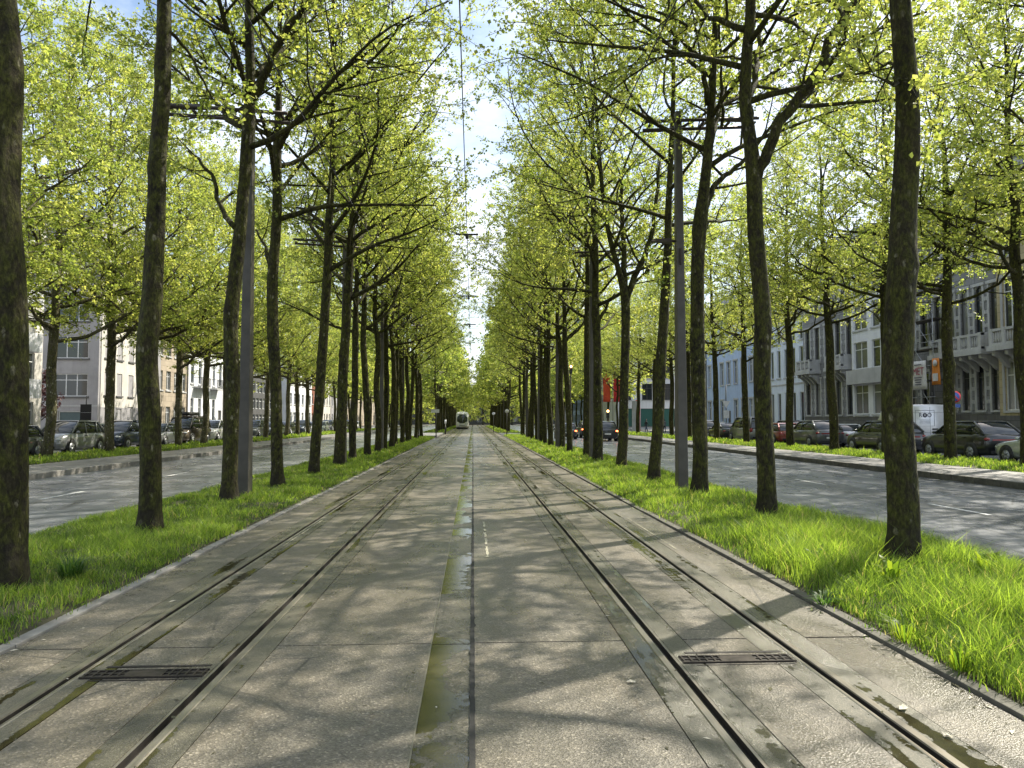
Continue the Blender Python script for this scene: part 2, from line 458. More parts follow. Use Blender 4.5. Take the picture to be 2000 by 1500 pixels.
def paintmat(name, c):
    t = NT(name)
    n = t.noise(2.0, 4, 0.6, t.obj())
    col = t.ramp(n, [(0.3, tuple(x*0.85 for x in c)), (0.7, tuple(min(1, x*1.05) for x in c))])
    return t.pbr(col, 0.28, None, 0.25, 0.5, 0.8)
PAINT = {k: paintmat(k + '_car_paint', c) for k, c in dict(black=(0.022, 0.024, 0.027), grey=(0.26, 0.27, 0.28), darkgrey=(0.10, 0.105, 0.115),
         white=(0.75, 0.75, 0.76), silver=(0.42, 0.45, 0.42), red=(0.22, 0.03, 0.025), navy=(0.02, 0.03, 0.06), bronze=(0.14, 0.11, 0.085)).items()}
def lamp(name, c, e):
    t = NT(name); return t.pbr(c, 0.3, None, emis=c, es=e)
M['headlight'] = glassy('headlight_glass', (0.55, 0.58, 0.60), 0.1)
M['taillight'] = glassy('taillight_plastic', (0.25, 0.012, 0.01), 0.15)
M['lamp_red'] = lamp('red_signal_light', (1.0, 0.16, 0.05), 5)
M['lamp_amber'] = lamp('amber_signal_light', (1.0, 0.42, 0.15), 7)
M['skin'] = simple('skin', (0.48, 0.31, 0.24), 0.6)
M['cloth1'] = simple('dark_cloth', (0.03, 0.032, 0.04), 0.9)
M['cloth2'] = simple('grey_cloth', (0.17, 0.17, 0.18), 0.9)
M['denim'] = simple('blue_denim', (0.04, 0.06, 0.12), 0.9)
M['hair'] = simple('dark_hair', (0.03, 0.02, 0.015), 0.7)

# ------------------------------------------------------------------ ground and tracks
def struct(o): o['kind'] = 'structure'; return o
def sheet(name, x0, x1, y0, y1, z, mat):
    m = MB(); n = max(1, int((y1 - y0) / 40))
    for i in range(n):
        a = y0 + (y1-y0)*i/n; b = y0 + (y1-y0)*(i+1)/n
        m.quad((x0, a, z), (x1, a, z), (x1, b, z), (x0, b, z))
    return struct(m.build(name, mat))
sheet('ground', -900, 900, -200, 1800, -0.12, M['ground'])
sheet('track_foundation', -3.66, 3.34, -8, 340, -0.07, M['joint'])
YN = -6.0
slab_m = MB(); smooth_m = MB()
joints = [5.93 + 8.02 * k for k in range(-2, 42)]
slab_x = [(-3.50, -2.985), (-2.495, -1.995), (-1.505, -0.325), (0.012, 1.185), (1.675, 2.185), (2.675, 3.20)]
rng = random.Random(5)
for (x0, x1) in slab_x:
    for a, b in zip(joints[:-1], joints[1:]):
        z = rng.uniform(-0.002, 0.002)
        slab_m.box(x0, x1, a + 0.011, b - 0.011, -0.06, z)
struct(slab_m.build('concrete_slabs', M['slab']))
RX = (-2.74, -1.75, 1.43, 2.43)
for xr in RX:
    smooth_m.box(xr - 0.238, xr - 0.066, YN, 340, -0.06, 0.001)
    smooth_m.box(xr + 0.066, xr + 0.238, YN, 340, -0.06, 0.001)
struct(smooth_m.build('rail_surround', M['smooth']))
g = MB()
for a, b in zip(joints[:-1], joints[1:]):
    g.box(-0.318, -0.012, a + 0.007, b - 0.007, -0.06, -0.008)
struct(g.build('drainage_gutter', M['gutter']))
sm = MB(); L_ = []; rs = random.Random(8)
yy = 1.5
while yy < 60:
    L_.append((-.0125 - rs.random()*.006*(1 + (rs.random() < .1)*2), .0125 + rs.random()*.006*(1 + (rs.random() < .1)*2), yy)); yy += .06 if yy < 15 else .3
for a, b in zip(L_[:-1], L_[1:]): sm.quad((a[0], a[2], .0032), (a[1], a[2], .0032), (b[1], b[2], .0032), (b[0], b[2], .0032))
struct(sm.build('seam_sealant', M['joint'], fixn=False))
# steel edge of the gutter
e = MB(); e.box(-0.3255, -0.3175, YN, 340, -0.05, 0.004); struct(e.build('gutter_edge', M['rail']))
for i, xr in enumerate(RX):
    s = 1 if xr in (-2.74, 1.43) else -1      # the groove lies on the inner side of the head
    r = MB()
    def X(u): return xr + s * u
    def strip(u0, u1, z0, z1=None, mi=0):
        z1 = z0 if z1 is None else z1
        r.quad((X(u0), YN, z0), (X(u1), YN, z1), (X(u1), 340, z1), (X(u0), 340, z0), mi)
    strip(-0.064, -0.058, 0.000, 0.007); strip(-0.058, -0.012, 0.007); strip(-0.012, -0.008, 0.007, -0.002)
    strip(-0.008, -0.004, -0.002, -0.035, 1); strip(-0.004, 0.038, -0.035, -0.035, 1)
    strip(0.038, 0.040, -0.035, 0.004, 1); strip(0.040, 0.058, 0.004); strip(0.058, 0.064, 0.004, 0.0)
    o = struct(r.build('tram_rail', [M['rail'], M['groove']], fixn=False))
# kerbs along the tracks
k = MB()
for i in range(-3, 37):
    y0 = i * 2.0
    if y0 > 72: break
    k.box(-3.63, -3.512, y0 + .006, y0 + 1.994, -0.06, 0.02 + rng.uniform(-.004, .008))
for i in range(50, 165): k.box(-3.63, -3.512, i*2 + .006, i*2 + 1.994, -0.06, 0.02)
struct(k.build('left_track_kerb', M['kerb'], bevel=0.006))
k = MB()
for i in range(-3, 41): k.box(3.212, 3.32, i*2 + .006, i*2 + 1.994, -0.06, 0.03 + rng.uniform(-.006, .008))
for i in range(50, 165): k.box(3.212, 3.32, i*2 + .006, i*2 + 1.994, -0.06, 0.03)
struct(k.build('right_track_kerb', M['kerb_dark'], bevel=0.006))

XLR0, XLR1 = -6.6, -13.0          # left road
XRR0, XRR1 = 6.3, 13.9            # right road
sheet('left_road', XLR1 - 0.02, XLR0 + 0.4, -8, 340, -0.02, M['asphalt'])
sheet('right_road', XRR0 - 0.4, XRR1 + 0.02, -8, 340, -0.02, M['asphalt'])
m = MB(); m.quad((-7.2, 73, -0.012), (-3.64, 73, -0.012), (-3.64, 100, -0.012), (-7.2, 100, -0.012))
m.quad((3.33, 82, -0.012), (6.9, 82, -0.012), (6.9, 100, -0.012), (3.33, 100, -0.012))
struct(m.build('crossing_road', M['asphalt']))
# stop platform at the left crossing and small island on the right
m = MB(); m.box(-6.2, -3.66, 75, 92, -0.05, 0.16); struct(m.build('tram_platform', M['pave'], bevel=0.02))
# far kerbs + paths
def outer_side(s, xk, xp, xg, xc, xw):
    nm = 'left' if s < 0 else 'right'
    m = MB()
    for i in range(0, 340):
        m.box(min(s*xk, s*(xk+.15)), max(s*xk, s*(xk+.15)), i + .006, i + .994, -0.06, 0.150 + rng.uniform(-.005, .005))
    struct(m.build(nm + '_road_kerb', M['kerb'] if s < 0 else M['kerb_dark'], bevel=0.01, fixn=False))
    a, b = sorted((s*(xk+.152), s*xp)); m = MB(); m.box(a, b, 0, 340, -0.1, 0.145); struct(m.build(nm + '_cycle_path', M['pave']))
    a, b = sorted((s*xg, s*xc)); m = MB(); m.box(a, b, 0, 340, -0.1, 0.05); struct(m.build(nm + '_parking_road', M['asphalt']))
    a, b = sorted((s*(xc+.002), s*xw)); m = MB(); m.box(a, b, 0, 340, -0.1, 0.17); struct(m.build(nm + '_pavement', M['pave']))
outer_side(-1, 13.0, 15.7, 19.3, 26.6, 60)
outer_side(1, 13.9, 16.7, 20.4, 25.6, 60)
# lane dashes
m = MB()
for (x, y0, st, n) in ((-9.6, 17.1, 6.5, 40), (9.6, 6.9, 6.5, 42)):
    for i in range(n):
        a = y0 + st*i
        m.quad((x - .06, a, -0.015), (x + .06, a, -0.015), (x + .06, a + 1.9, -0.015), (x - .06, a + 1.9, -0.015))
struct(m.build('lane_markings', M['paint']))
# worn paint streaks on the slabs
m = MB()
def blob(m, pts, z, mi=0):
    m.add([(x, y, z) for x, y in pts], [tuple(range(len(pts)))], mi)
def streak(x, y0, y1, w):
    n = 26; L = []; Rr = []
    for i in range(n + 1):
        y = y0 + (y1-y0)*i/n
        L.append((x + rng.uniform(-w*.2, w*.2) - w*rng.uniform(.3, 1)*.5, y)); Rr.append((x + w*rng.uniform(.3, 1)*.5, y))
    for i in range(n):
        if rng.random() < .85: m.quad((*L[i], .006), (*Rr[i], .006), (*Rr[i+1], .006), (*L[i+1], .006))
streak(0.19, 9.4, 13.0, 0.05)
streak(-2.62, 10.5, 13.5, 0.02); streak(2.75, 10.0, 13.2, 0.02)
struct(m.build('worn_paint_marks', M['paint_worn'], fixn=False))

# drain grates between the rails
def grate(x0, x1, y, label):
    root = empty('drain_grate', ((x0+x1)/2, y, 0))
    tag(root, label, 'drain grate', 'drain grates between the rails')
    w = (x1 - x0)/2
    m = MB(); m.box(-w, w, -.075, .075, 0.0015, 0.004); m.box(-w*.82, w*.95, .15, .185, 0.0015, 0.004)
    m.box(-w*.8, w*.95, -.118, -.108, 0.0015, .004); m.build('slot', M['groove'], root)
    m = MB()
    m.box(-w, w, -.075, -.060, .004, .013); m.box(-w, w, .060, .075, .004, .013); m.box(-w, w, -.005, .005, .004, .011)
    m.box(-.13, .13, -.06, .06, .004, .012)
    for i in range(5):
        for s in (-1, 1):
            xx = s*(.17 + i*(w-.17)/4.3)
            m.box(xx - .007, xx + .007, -.06, .06, .0045, .012)
    m.build('bars', M['grate'], root)
grate(-2.655, -1.835, 5.32, 'rusty iron drain grate between the two left tram rails')
grate(1.515, 2.345, 5.42, 'dark iron drain grate between the two right tram rails')
# fallen leaves and twigs
def fallen(x, y, s, rz, label):
    m = MB(); pts = []
    for i in range(10):
        a = 2*math.pi*i/10; rr = s*(1 if i % 2 == 0 else .62)
        pts.append((math.cos(a)*rr*1.3, math.sin(a)*rr*.8, .012 + (.008 if i % 3 == 0 else 0)))
    m.add([(0, 0, .009)] + pts, [(0, i+1, (i+1) % 10 + 1) for i in range(10)])
    o = m.build('fallen_leaf', M['cream_leaf'], fixn=False); o.location = (x, y, 0); o.rotation_euler = (0, 0, rz)
    tag(o, label, 'leaf', 'leaves fallen on the tracks')
M['cream_leaf'] = simple('dry_pale_leaf', (0.5, 0.46, 0.36), 0.7)
fallen(1.06, 4.98, .032, .3, 'pale dry leaf lying on the slab left of the right grate')
fallen(2.60, 4.45, .04, 1.0, 'pale dry leaf beside the puddle at the outer right rail')
fallen(2.62, 4.05, .03, 2.0, 'small pale dry leaf nearest the camera by the outer right rail')

def litter():
    r_ = random.Random(31); m = MB()
    for i in range(1500):
        y = 3.3 + 30*r_.random()**1.7
        q_ = r_.random()
        if q_ < .34: x = 3.2 - abs(r_.gauss(0, .10))
        elif q_ < .66: x = -3.5 + abs(r_.gauss(0, .10))
        elif q_ < .85: x = r_.choice(RX) + r_.gauss(0, .2)
        else: x = r_.uniform(-3.4, 3.1)
        s_ = r_.uniform(.004, .013) if r_.random() < .93 else r_.uniform(.015, .025); a = r_.uniform(0, 6.28); L_ = s_*r_.uniform(1, 2.6)
        c_, d_ = math.cos(a), math.sin(a); z = .0085 if min(abs(x-q) for q in RX) < .07 else .0035
        m.add([(x-c_*L_, y-d_*L_, z), (x-d_*s_*.6, y+c_*s_*.6, z+s_*.25), (x+c_*L_, y+d_*L_, z), (x+d_*s_*.6, y-c_*s_*.6, z+s_*.1)], [(0, 3, 2, 1)], 0 if r_.random() < .8 else 1)
    o = m.build('leaf_litter', [M['soil'], M['cream_leaf']], fixn=False); tag(o, 'small dark crumbs and leaf litter scattered over the slabs', 'litter', kind='stuff')
litter()
# verges
def verge(name, x0, x1, y0, y1, zbase, h, seed):
    r_ = random.Random(seed)
    ny = int((y1-y0)/0.6); nx = 10
    m = MB(); vs = []; fs = []
    from mathutils import noise as mn
    for j in range(ny + 1):
        for i in range(nx + 1):
            u = i/nx; x = x0 + (x1-x0)*u; y = y0 + (y1-y0)*j/ny
            edge = min(u, 1-u)*nx
            z = zbase - .05 + min(1, edge/1.0)*(.05 + h*(.6 + .7*mn.noise(Vector((x*.7, y*.5, seed)))))
            vs.append((x, y, z))
    for j in range(ny):
        for i in range(nx):
            a = j*(nx+1) + i; fs.append((a, a+1, a+nx+2, a+nx+1))
    m.add(vs, fs, 0, True)
    return struct(m.build(name, M['soil'], fixn=False))
verge('left_verge_soil', -6.7, -3.632, 1, 73, 0, .08, 1)
verge('right_verge_soil', 3.322, 6.4, 0, 82, 0, .08, 2)
verge('left_far_verge_soil', -6.95, -3.632, 100, 330, 0, .08, 3)
verge('right_far_verge_soil', 3.322, 6.65, 100, 330, 0, .08, 4)
verge('left_outer_verge_soil', -19.3, -15.7, 14, 330, .115, .06, 5)
verge('right_outer_verge_soil', 16.7, 20.4, 14, 330, .115, .06, 6)

def blades(name, areas, mat, seed):
    """areas: (x0,x1,y0,y1,density,height,width,zbase)"""
    r_ = np.random.default_rng(seed)
    V = []; T = []
    for (x0, x1, y0, y1, den, hh, ww, zb) in areas:
        n = int((x1-x0)*(y1-y0)*den)
        x = r_.uniform(x0, x1, n); y = r_.uniform(y0, y1, n)
        bare = np.sin(x*3.1 + 2.2*np.sin(y*.9 + seed))*np.sin(y*1.3 + 1.9*np.sin(x*2.1))
        near_edge = np.minimum(x-x0, x1-x) < .22
        keep = r_.random(n) < np.where(bare > .72, .22, np.where(near_edge & (bare > 0), .35, 1.0))
        x = x[keep]; y = y[keep]; n = len(x)
        # clumping of height / colour
        cl = 0.5 + 0.5*np.sin(x*2.3 + 1.3*np.sin(y*1.1 + seed))*np.sin(y*1.9 + 1.7*np.sin(x*1.7 + seed*2))
        cl2 = 0.5 + 0.5*np.sin(x*5.1 + 2*np.sin(y*3.1))*np.sin(y*4.3 + 2.1*np.sin(x*3.9))
        edge = np.minimum(np.minimum(x-x0, x1-x)/.35, 1.0)
        h = hh*(.30 + .60*cl + .60*cl2)*r_.uniform(.45, 1.4, n)*(.55 + .45*edge)
        tall = r_.random(n) < .012; h = np.where(tall, h*1.7, h)
        w = ww*r_.uniform(.6, 1.3, n)
        a = r_.uniform(0, 2*np.pi, n); b = r_.uniform(0, 2*np.pi, n); ln = h*r_.uniform(.15, .85, n)
        wx, wy = np.cos(a)*w/2, np.sin(a)*w/2
        lx, ly = np.cos(b)*ln, np.sin(b)*ln
        z = np.full(n, zb)
        P = np.stack([np.stack([x-wx, y-wy, z], 1), np.stack([x+wx, y+wy, z], 1),
                      np.stack([x-wx*.8+lx*.3, y-wy*.8+ly*.3, z+h*.6], 1), np.stack([x+wx*.8+lx*.3, y+wy*.8+ly*.3, z+h*.6], 1),
                      np.stack([x+lx, y+ly, z+h*.97], 1)], 1)
        V.append(P.reshape(-1, 3))
        tt = np.where(r_.random(n) < .035 + .10*(cl2 > .93), 1.0, np.clip(.30*cl + .30*cl2 + r_.uniform(-.2, .6, n), 0, .9))
        T.append(np.repeat(tt, 5))
    V = np.concatenate(V); T = np.concatenate(T); n = len(V)//5
    base = (np.arange(n)*5)[:, None]
    q4 = base + np.array([0, 1, 3, 2]); t3 = base + np.array([2, 3, 4])
    loops = np.concatenate([q4.ravel(), t3.ravel()]).astype(np.int32)
    starts = np.concatenate([np.arange(n)*4, n*4 + np.arange(n)*3]).astype(np.int32)
    return raw_mesh(name, V, loops, starts, T, [mat])
def raw_mesh(name, V, loops, starts, T, mats, mi=None, smooth=False):
    me = bpy.data.meshes.new(name)
    me.vertices.add(len(V)); me.vertices.foreach_set('co', V.astype(np.float32).ravel())
    me.loops.add(len(loops)); me.loops.foreach_set('vertex_index', loops)
    me.polygons.add(len(starts)); me.polygons.foreach_set('loop_start', starts)
    for m_ in mats: me.materials.append(m_)
    if mi is not None: me.polygons.foreach_set('material_index', mi.astype(np.int32))
    at_ = me.attributes.new('tint', 'FLOAT', 'POINT'); at_.data.foreach_set('value', T.astype(np.float32))
    me.update(); me.validate()
    return me
def grass_obj(name, areas, seed, label):
    o = link_mesh(name, blades(name, areas, M['grass'], seed)); tag(o, label, 'grass', kind='stuff')
zg = .02
grass_obj('verge_grass', [(-6.6, -3.68, 3.5, 13, 3000, .13, .008, zg), (-3.72, -3.56, 3.5, 30, 380, .08, .009, .02), (-6.6, -3.68, 13, 27, 1300, .13, .013, zg), (-6.6, -3.68, 27, 73, 420, .15, .027, zg)], 1,
          'bright sunlit grass on the verge between tracks and left road')
grass_obj('verge_grass', [(3.36, 6.3, 2.5, 12, 3000, .23, .008, zg), (3.24, 3.42, 2.5, 30, 420, .13, .009, .03), (3.10, 3.26, 2.5, 20, 60, .06, .007, .0), (3.36, 6.3, 12, 27, 1300, .16, .013, zg), (3.36, 6.3, 27, 82, 420, .16, .027, zg)], 2,
          'tall green grass on the verge between tracks and right road')
grass_obj('verge_grass', [(-19.2, -15.75, 18, 50, 260, .15, .03, .13), (-19.2, -15.75, 50, 130, 50, .2, .07, .13)], 3, 'strip of grass beneath the outer tree row beyond left road')
grass_obj('verge_grass', [(16.75, 20.3, 18, 50, 260, .15, .03, .13), (16.75, 20.3, 50, 130, 50, .2, .07, .13)], 4, 'strip of grass beneath the outer tree row beyond right road')
grass_obj('verge_grass', [(-6.85, -3.68, 100, 200, 40, .2, .08, zg), (3.36, 6.55, 100, 200, 40, .2, .08, zg)], 5, 'distant grass verges beside the tracks beyond the crossing')

def tuft(name, x, y, n, h, spread, w, mat, label, cat, seed, z=.03):
    r_ = random.Random(seed); V = []; T = []
    for i in range(n):
        a = r_.uniform(0, 6.283); rr = spread*r_.random()**.6*.35; hh = h*r_.uniform(.5, 1.1)
        bx, by = rr*math.cos(a), rr*math.sin(a); ln = spread*r_.uniform(.3, 1.0)
        ww = w*r_.uniform(.6, 1.2); px_, py_ = -math.sin(a)*ww/2, math.cos(a)*ww/2
        dx, dy = math.cos(a)*ln, math.sin(a)*ln
        V += [(bx-px_, by-py_, 0), (bx+px_, by+py_, 0), (bx-px_+dx*.35, by-py_+dy*.35, hh*.75), (bx+px_+dx*.35, by+py_+dy*.35, hh*.75), (bx+dx, by+dy, hh*r_.uniform(.7, 1))]
        T += [r_.random()]*5
    V = np.array(V); T = np.array(T); base = (np.arange(n)*5)[:, None]
    loops = np.concatenate([(base + np.array([0, 1, 3, 2])).ravel(), (base + np.array([2, 3, 4])).ravel()]).astype(np.int32)
    starts = np.concatenate([np.arange(n)*4, n*4 + np.arange(n)*3]).astype(np.int32)
    o = link_mesh(name, raw_mesh(name, V, loops, starts, T, [mat])); o.location = (x, y, z)
    tag(o, label, cat)
tuft('grass_tuft', -4.25, 8.2, 170, .30, .26, .011, M['grass_dark'], 'dark bluish grass tuft on left verge near the kerb', 'grass tuft', 1)
tuft('grass_tuft', 3.36, 5.7, 60, .22, .25, .01, M['weed'], 'straggling pale grass tuft spilling over the right kerb', 'grass tuft', 3)
tuft('grass_tuft', 3.30, 6.9, 90, .10, .25, .012, M['grass_dark'], 'low weedy tuft growing across the right kerb joint', 'grass tuft', 4)
tuft('grass_tuft', 3.36, 5.05, 50, .2, .2, .01, M['weed'], 'small pale tuft on right kerb nearest the camera', 'grass tuft', 5)
tuft('weed_plant', 4.35, 7.6, 16, .32, .22, .05, M['weed'], 'broad leaved yellowish weed in front of the nearest right trunk', 'weed', 6)
tuft('weed_plant', 5.6, 7.9, 18, .36, .25, .05, M['weed'], 'broad leaved yellow weed right of the nearest right trunk', 'weed', 7)
tuft('weed_plant', 3.95, 8.35, 14, .34, .2, .045, M['grass'], 'light green broad leaved weed left of nearest right trunk', 'weed', 8)

# ------------------------------------------------------------------ trees
def wobble_path(r_, start, d, length, n, curve_up, jitter):
    pts = [Vector(start)]; d = Vector(d).normalized(); st = length/n
    side = Vector((r_.gauss(0, 1), r_.gauss(0, 1), r_.gauss(0, .5)))
    for i in range(n):
        side = side*.6 + Vector((r_.gauss(0, 1), r_.gauss(0, 1), r_.gauss(0, .6)))*.6
        d = (d + side*jitter + Vector((0, 0, curve_up))).normalized()
        pts.append(pts[-1] + d*st)
    return pts
def pt_on(pts, t_):
    f = t_*(len(pts)-1); i = min(int(f), len(pts)-2); u = f - i
    return pts[i].lerp(pts[i+1], u), (pts[i+1]-pts[i]).normalized()

def make_tree(seed, trunk, radii, limbs=(), crown_base=6.0, crown_r=4.2, n_limbs=13, n_sec=7, n_ter=6, n_leaf=20, leaf=.085,
              barkm='bark', knots=5, sides=12, ter_len=1.0, elev=(10, 50), lowdroop=0.0):
    """returns (trunk mesh, crown mesh); trunk: list of Vector from base to top in local space"""
    r_ = random.Random(seed)
    T = MB(); W = MB(); tips = []
    trunk = [Vector(p) for p in trunk]
    # densify the trunk
    dp = []; dr = []
    n = len(trunk)
    for i in range(n-1):
        seg = max(2, int((trunk[i+1]-trunk[i]).length/.17))
        for k_ in range(seg):
            u = k_/seg
            p0 = trunk[max(i-1, 0)]; p1 = trunk[i]; p2 = trunk[i+1]; p3 = trunk[min(i+2, n-1)]
            p = .5*((2*p1) + (p2-p0)*u + (2*p0-5*p1+4*p2-p3)*u*u + (3*p1-p0-3*p2+p3)*u**3)
            dp.append(p); dr.append(radii[i]*(1-u) + radii[i+1]*u)
    dp.append(trunk[-1]); dr.append(radii[-1])
    kn = [(r_.uniform(2.2, max(crown_base+1.5, 4)), r_.uniform(0, 6.283), r_.uniform(.10, .36), r_.uniform(.10, .22)) for _ in range(knots)]
    def jit(i, k_):
        a = 2*math.pi*k_/sides; z = dp[i].z; f = 1 + .035*math.sin(3*a + z*1.7 + seed) + .03*math.sin(5*a - z*2.6)
        for (kz, ka, kr, kh) in kn:
            da = math.cos(a - ka)
            if da > 0: f += kr*da**3*math.exp(-((z-kz)/kh)**2)
        if z < .45: f += (.45-z)**1.4*.62*(1 + .7*math.sin(4*a + seed) + .3*math.sin(7*a))
        f += .028*math.sin(i*12.9898*(k_+1) + seed)*math.cos(k_*78.233 + i)
        return f
    T.tube(dp, dr, sides, 0, True, jit)
    top = dp[-1].z
    # explicit limbs: (list of points, r0, r1)
    alll = []
    for (pts, r0, r1) in limbs:
        pts = [Vector(p) for p in pts]
        dd = []
        for i in range(len(pts)-1):
            for k_ in range(3):
                dd.append(pts[i].lerp(pts[i+1], k_/3) + Vector((r_.gauss(0, .02), r_.gauss(0, .02), r_.gauss(0, .02))))
        dd.append(pts[-1])
        rd = [r0 + (r1-r0)*i/(len(dd)-1) for i in range(len(dd))]
        T.tube(dd, rd, 7, 0)
        alll.append((dd, rd, sum((dd[i+1]-dd[i]).length for i in range(len(dd)-1))))
    for i in range(n_limbs):
        t_ = (i + r_.uniform(.1, .9))/n_limbs
        z = crown_base + (top - crown_base)*t_*.97
        j = min(range(len(dp)), key=lambda q_: abs(dp[q_].z - z))
        az = i*2.399 + r_.uniform(-.4, .4)
        el = R(elev[0] + (elev[1]-elev[0])*t_ + r_.uniform(-8, 14))
        prof = (1 - .62*t_**1.6)*(.75 + .35*min(1, t_*4))
        L = crown_r*prof*r_.uniform(.8, 1.12)
        d = (math.cos(az)*math.cos(el), math.sin(az)*math.cos(el), math.sin(el))
        pts = wobble_path(r_, dp[j], d, L, 9, .05 - lowdroop, .13)
        r0 = min(dr[j]*.55, .025 + L*.013)
        rd = [r0*(1 - .82*k_/9) + .004 for k_ in range(10)]
        T.tube(pts, rd, 6, 0)
        alll.append((pts, rd, L))
    for (pts, rd, L) in alll:
        ns = max(3, int(round(n_sec*min(1.5, L/(crown_r*.8)))))
        for s_ in range(ns):
            t_ = .22 + .78*(s_ + r_.uniform(0, .8))/ns; t_ = min(t_, .99)
            p, d = pt_on(pts, t_)
            perp = d.orthogonal().normalized(); perp.rotate(Quaternion(d, s_*2.6 + r_.uniform(-.6, .6)))
            perp.z *= .6
            dd = (d*r_.uniform(.35, .8) + perp + Vector((0, 0, .12))).normalized()
            L2 = (.25 + .38*(1-t_))*min(L, 4.5)*r_.uniform(.75, 1.2) + .35
            sp = wobble_path(r_, p, dd, L2, 6, .04, .18)
            ri = rd[min(int(t_*(len(rd)-1)), len(rd)-1)]
            r0 = max(.009, ri*.5)
            W.tube(sp, [r0*(1 - .8*k_/6) + .003 for k_ in range(7)], 4, 0, False)
            for q_ in range(n_ter):
                t3 = min(.18 + .82*(q_ + r_.random())/n_ter, 1.0)
                p3, d3 = pt_on(sp, t3)
                pr = d3.orthogonal().normalized(); pr.rotate(Quaternion(d3, q_*2.4 + r_.uniform(-.7, .7)))
                pr.z *= .55
                L3 = ter_len*r_.uniform(.45, 1.1)
                tp = wobble_path(r_, p3, d3*.7 + pr, L3, 3, .03, .22)
                W.tube(tp, [.0075, .006, .0045, .003], 3, 0, False)
                tips.append(tp)
    # leaves
    nr = np.random.default_rng(seed)
    A = np.array([[list(p) for p in tp] for tp in tips])           # (n,4,3)
    n = len(A)*n_leaf
    idx = np.repeat(np.arange(len(A)), n_leaf)
    ntf = 5; tc = nr.uniform(.1, 1.05, (len(A), ntf)); u = np.clip(tc[idx, nr.integers(0, ntf, n)] + nr.normal(0, .035, n), 0, 1.08)*3; i0 = np.minimum(u.astype(int), 2); fr = (u - i0)[:, None]
    P = A[idx, i0]*(1-fr) + A[idx, i0+1]*fr + nr.normal(0, .062*(leaf/.085)**.8, (n, 3))
    def unit(a): return a/np.linalg.norm(a, axis=1, keepdims=True)
    nrm = unit(nr.normal(0, 1, (n, 3)) + np.array([0, 0, .5])); dr_ = nr.normal(0, 1, (n, 3)); dr_[:, 2] -= .35
    dr_ = unit(dr_ - nrm*np.sum(dr_*nrm, 1, keepdims=True)); sd = np.cross(nrm, dr_)
    sz = (leaf*nr.uniform(.40, 1.45, n))[:, None]
    V = np.stack([P, P + dr_*sz*.45 + sd*sz*.5 + nrm*sz*.12, P + dr_*sz*1.05, P + dr_*sz*.45 - sd*sz*.5 + nrm*sz*.12], 1).reshape(-1, 3)
    clump = nr.uniform(0, 1, len(A))[idx]
    tint = np.repeat(np.clip(.5*clump + nr.uniform(0, .5, n), 0, 1), 4)
    # twigs joined into the crown mesh
    wv = np.array(W.v); nl = len(V)
    wl = []; ws = []; c_ = 0
    for f in W.f:
        ws.append(c_); c_ += len(f); wl += f
    loops = np.concatenate([np.arange(nl), np.array(wl) + nl]).astype(np.int32)
    starts = np.concatenate([np.arange(n)*4, np.array(ws) + nl]).astype(np.int32)
    mi = np.concatenate([np.zeros(n), np.ones(len(ws))])
    cm = raw_mesh('crown', np.concatenate([V, wv]), loops, starts, np.concatenate([tint, np.zeros(len(wv))]), [M['leaf'], M[barkm]], mi)
    me = bpy.data.meshes.new('trunk'); me.from_pydata(T.v, [], T.f); me.materials.append(M[barkm])
    me.polygons.foreach_set('use_smooth', [True]*len(T.f)); me.update()
    return me, cm

def place_tree(meshes, loc, label, group, rz=0.0, sc=1.0, name='plane_tree', mirror=False):
    root = empty(name, loc, rz); root.scale = (-sc if mirror else sc, sc, sc)
    tag(root, label, 'tree', group)
    link_mesh('trunk', meshes[0], root); link_mesh('crown', meshes[1], root)
    return root
ORD = ['first','second','third','fourth','fifth','sixth','seventh','eighth','ninth','tenth','eleventh','twelfth','thirteenth','fourteenth','fifteenth',
       'sixteenth','seventeenth','eighteenth','nineteenth','twentieth','twenty-first','twenty-second','twenty-third','twenty-fourth','twenty-fifth']

def surveyed(Y, pix, wid, limbs, seed, label, group, top_z=16.5, **kw):
    """a tree whose trunk and main limbs follow photo measurements at its own distance Y"""
    base = at(pix[0][0], pix[0][1], Y)
    base = Vector((base.x, Y, 0.03))
    pts = []; rad = []
    f = Y/1450
    rr_ = random.Random(seed)
    for i, (px, py) in enumerate(pix):
        p = at(px, py, Y); p.z = max(p.z, 0) if i else -0.05
        p = p - base; p.y = .02*math.sin(i*1.9 + seed)*(i > 0)
        if i == 0: p.z = -0.12
        pts.append(p); rad.append(wid[i]*f/2*.87)
    last = pts[-1]; r_l = rad[-1]
    k_ = 3
    for i in range(1, k_+1):
        t_ = i/k_
        pts.append(last + Vector((rr_.uniform(-.25, .25)*t_, rr_.uniform(-.3, .3)*t_, (top_z - last.z)*t_))); rad.append(r_l*(1-.85*t_) + .01)
    L = []
    for (lp, w0, w1, dy) in limbs:
        q_ = []
        for i, (px, py) in enumerate(lp):
            v = at(px, py, Y) - base; v.y = dy*i/(len(lp)-1); q_.append(v)
        L.append((q_, w0*f/2, w1*f/2))
    me = make_tree(seed, pts, rad, L, **kw)
    return place_tree(me, base, label, group)

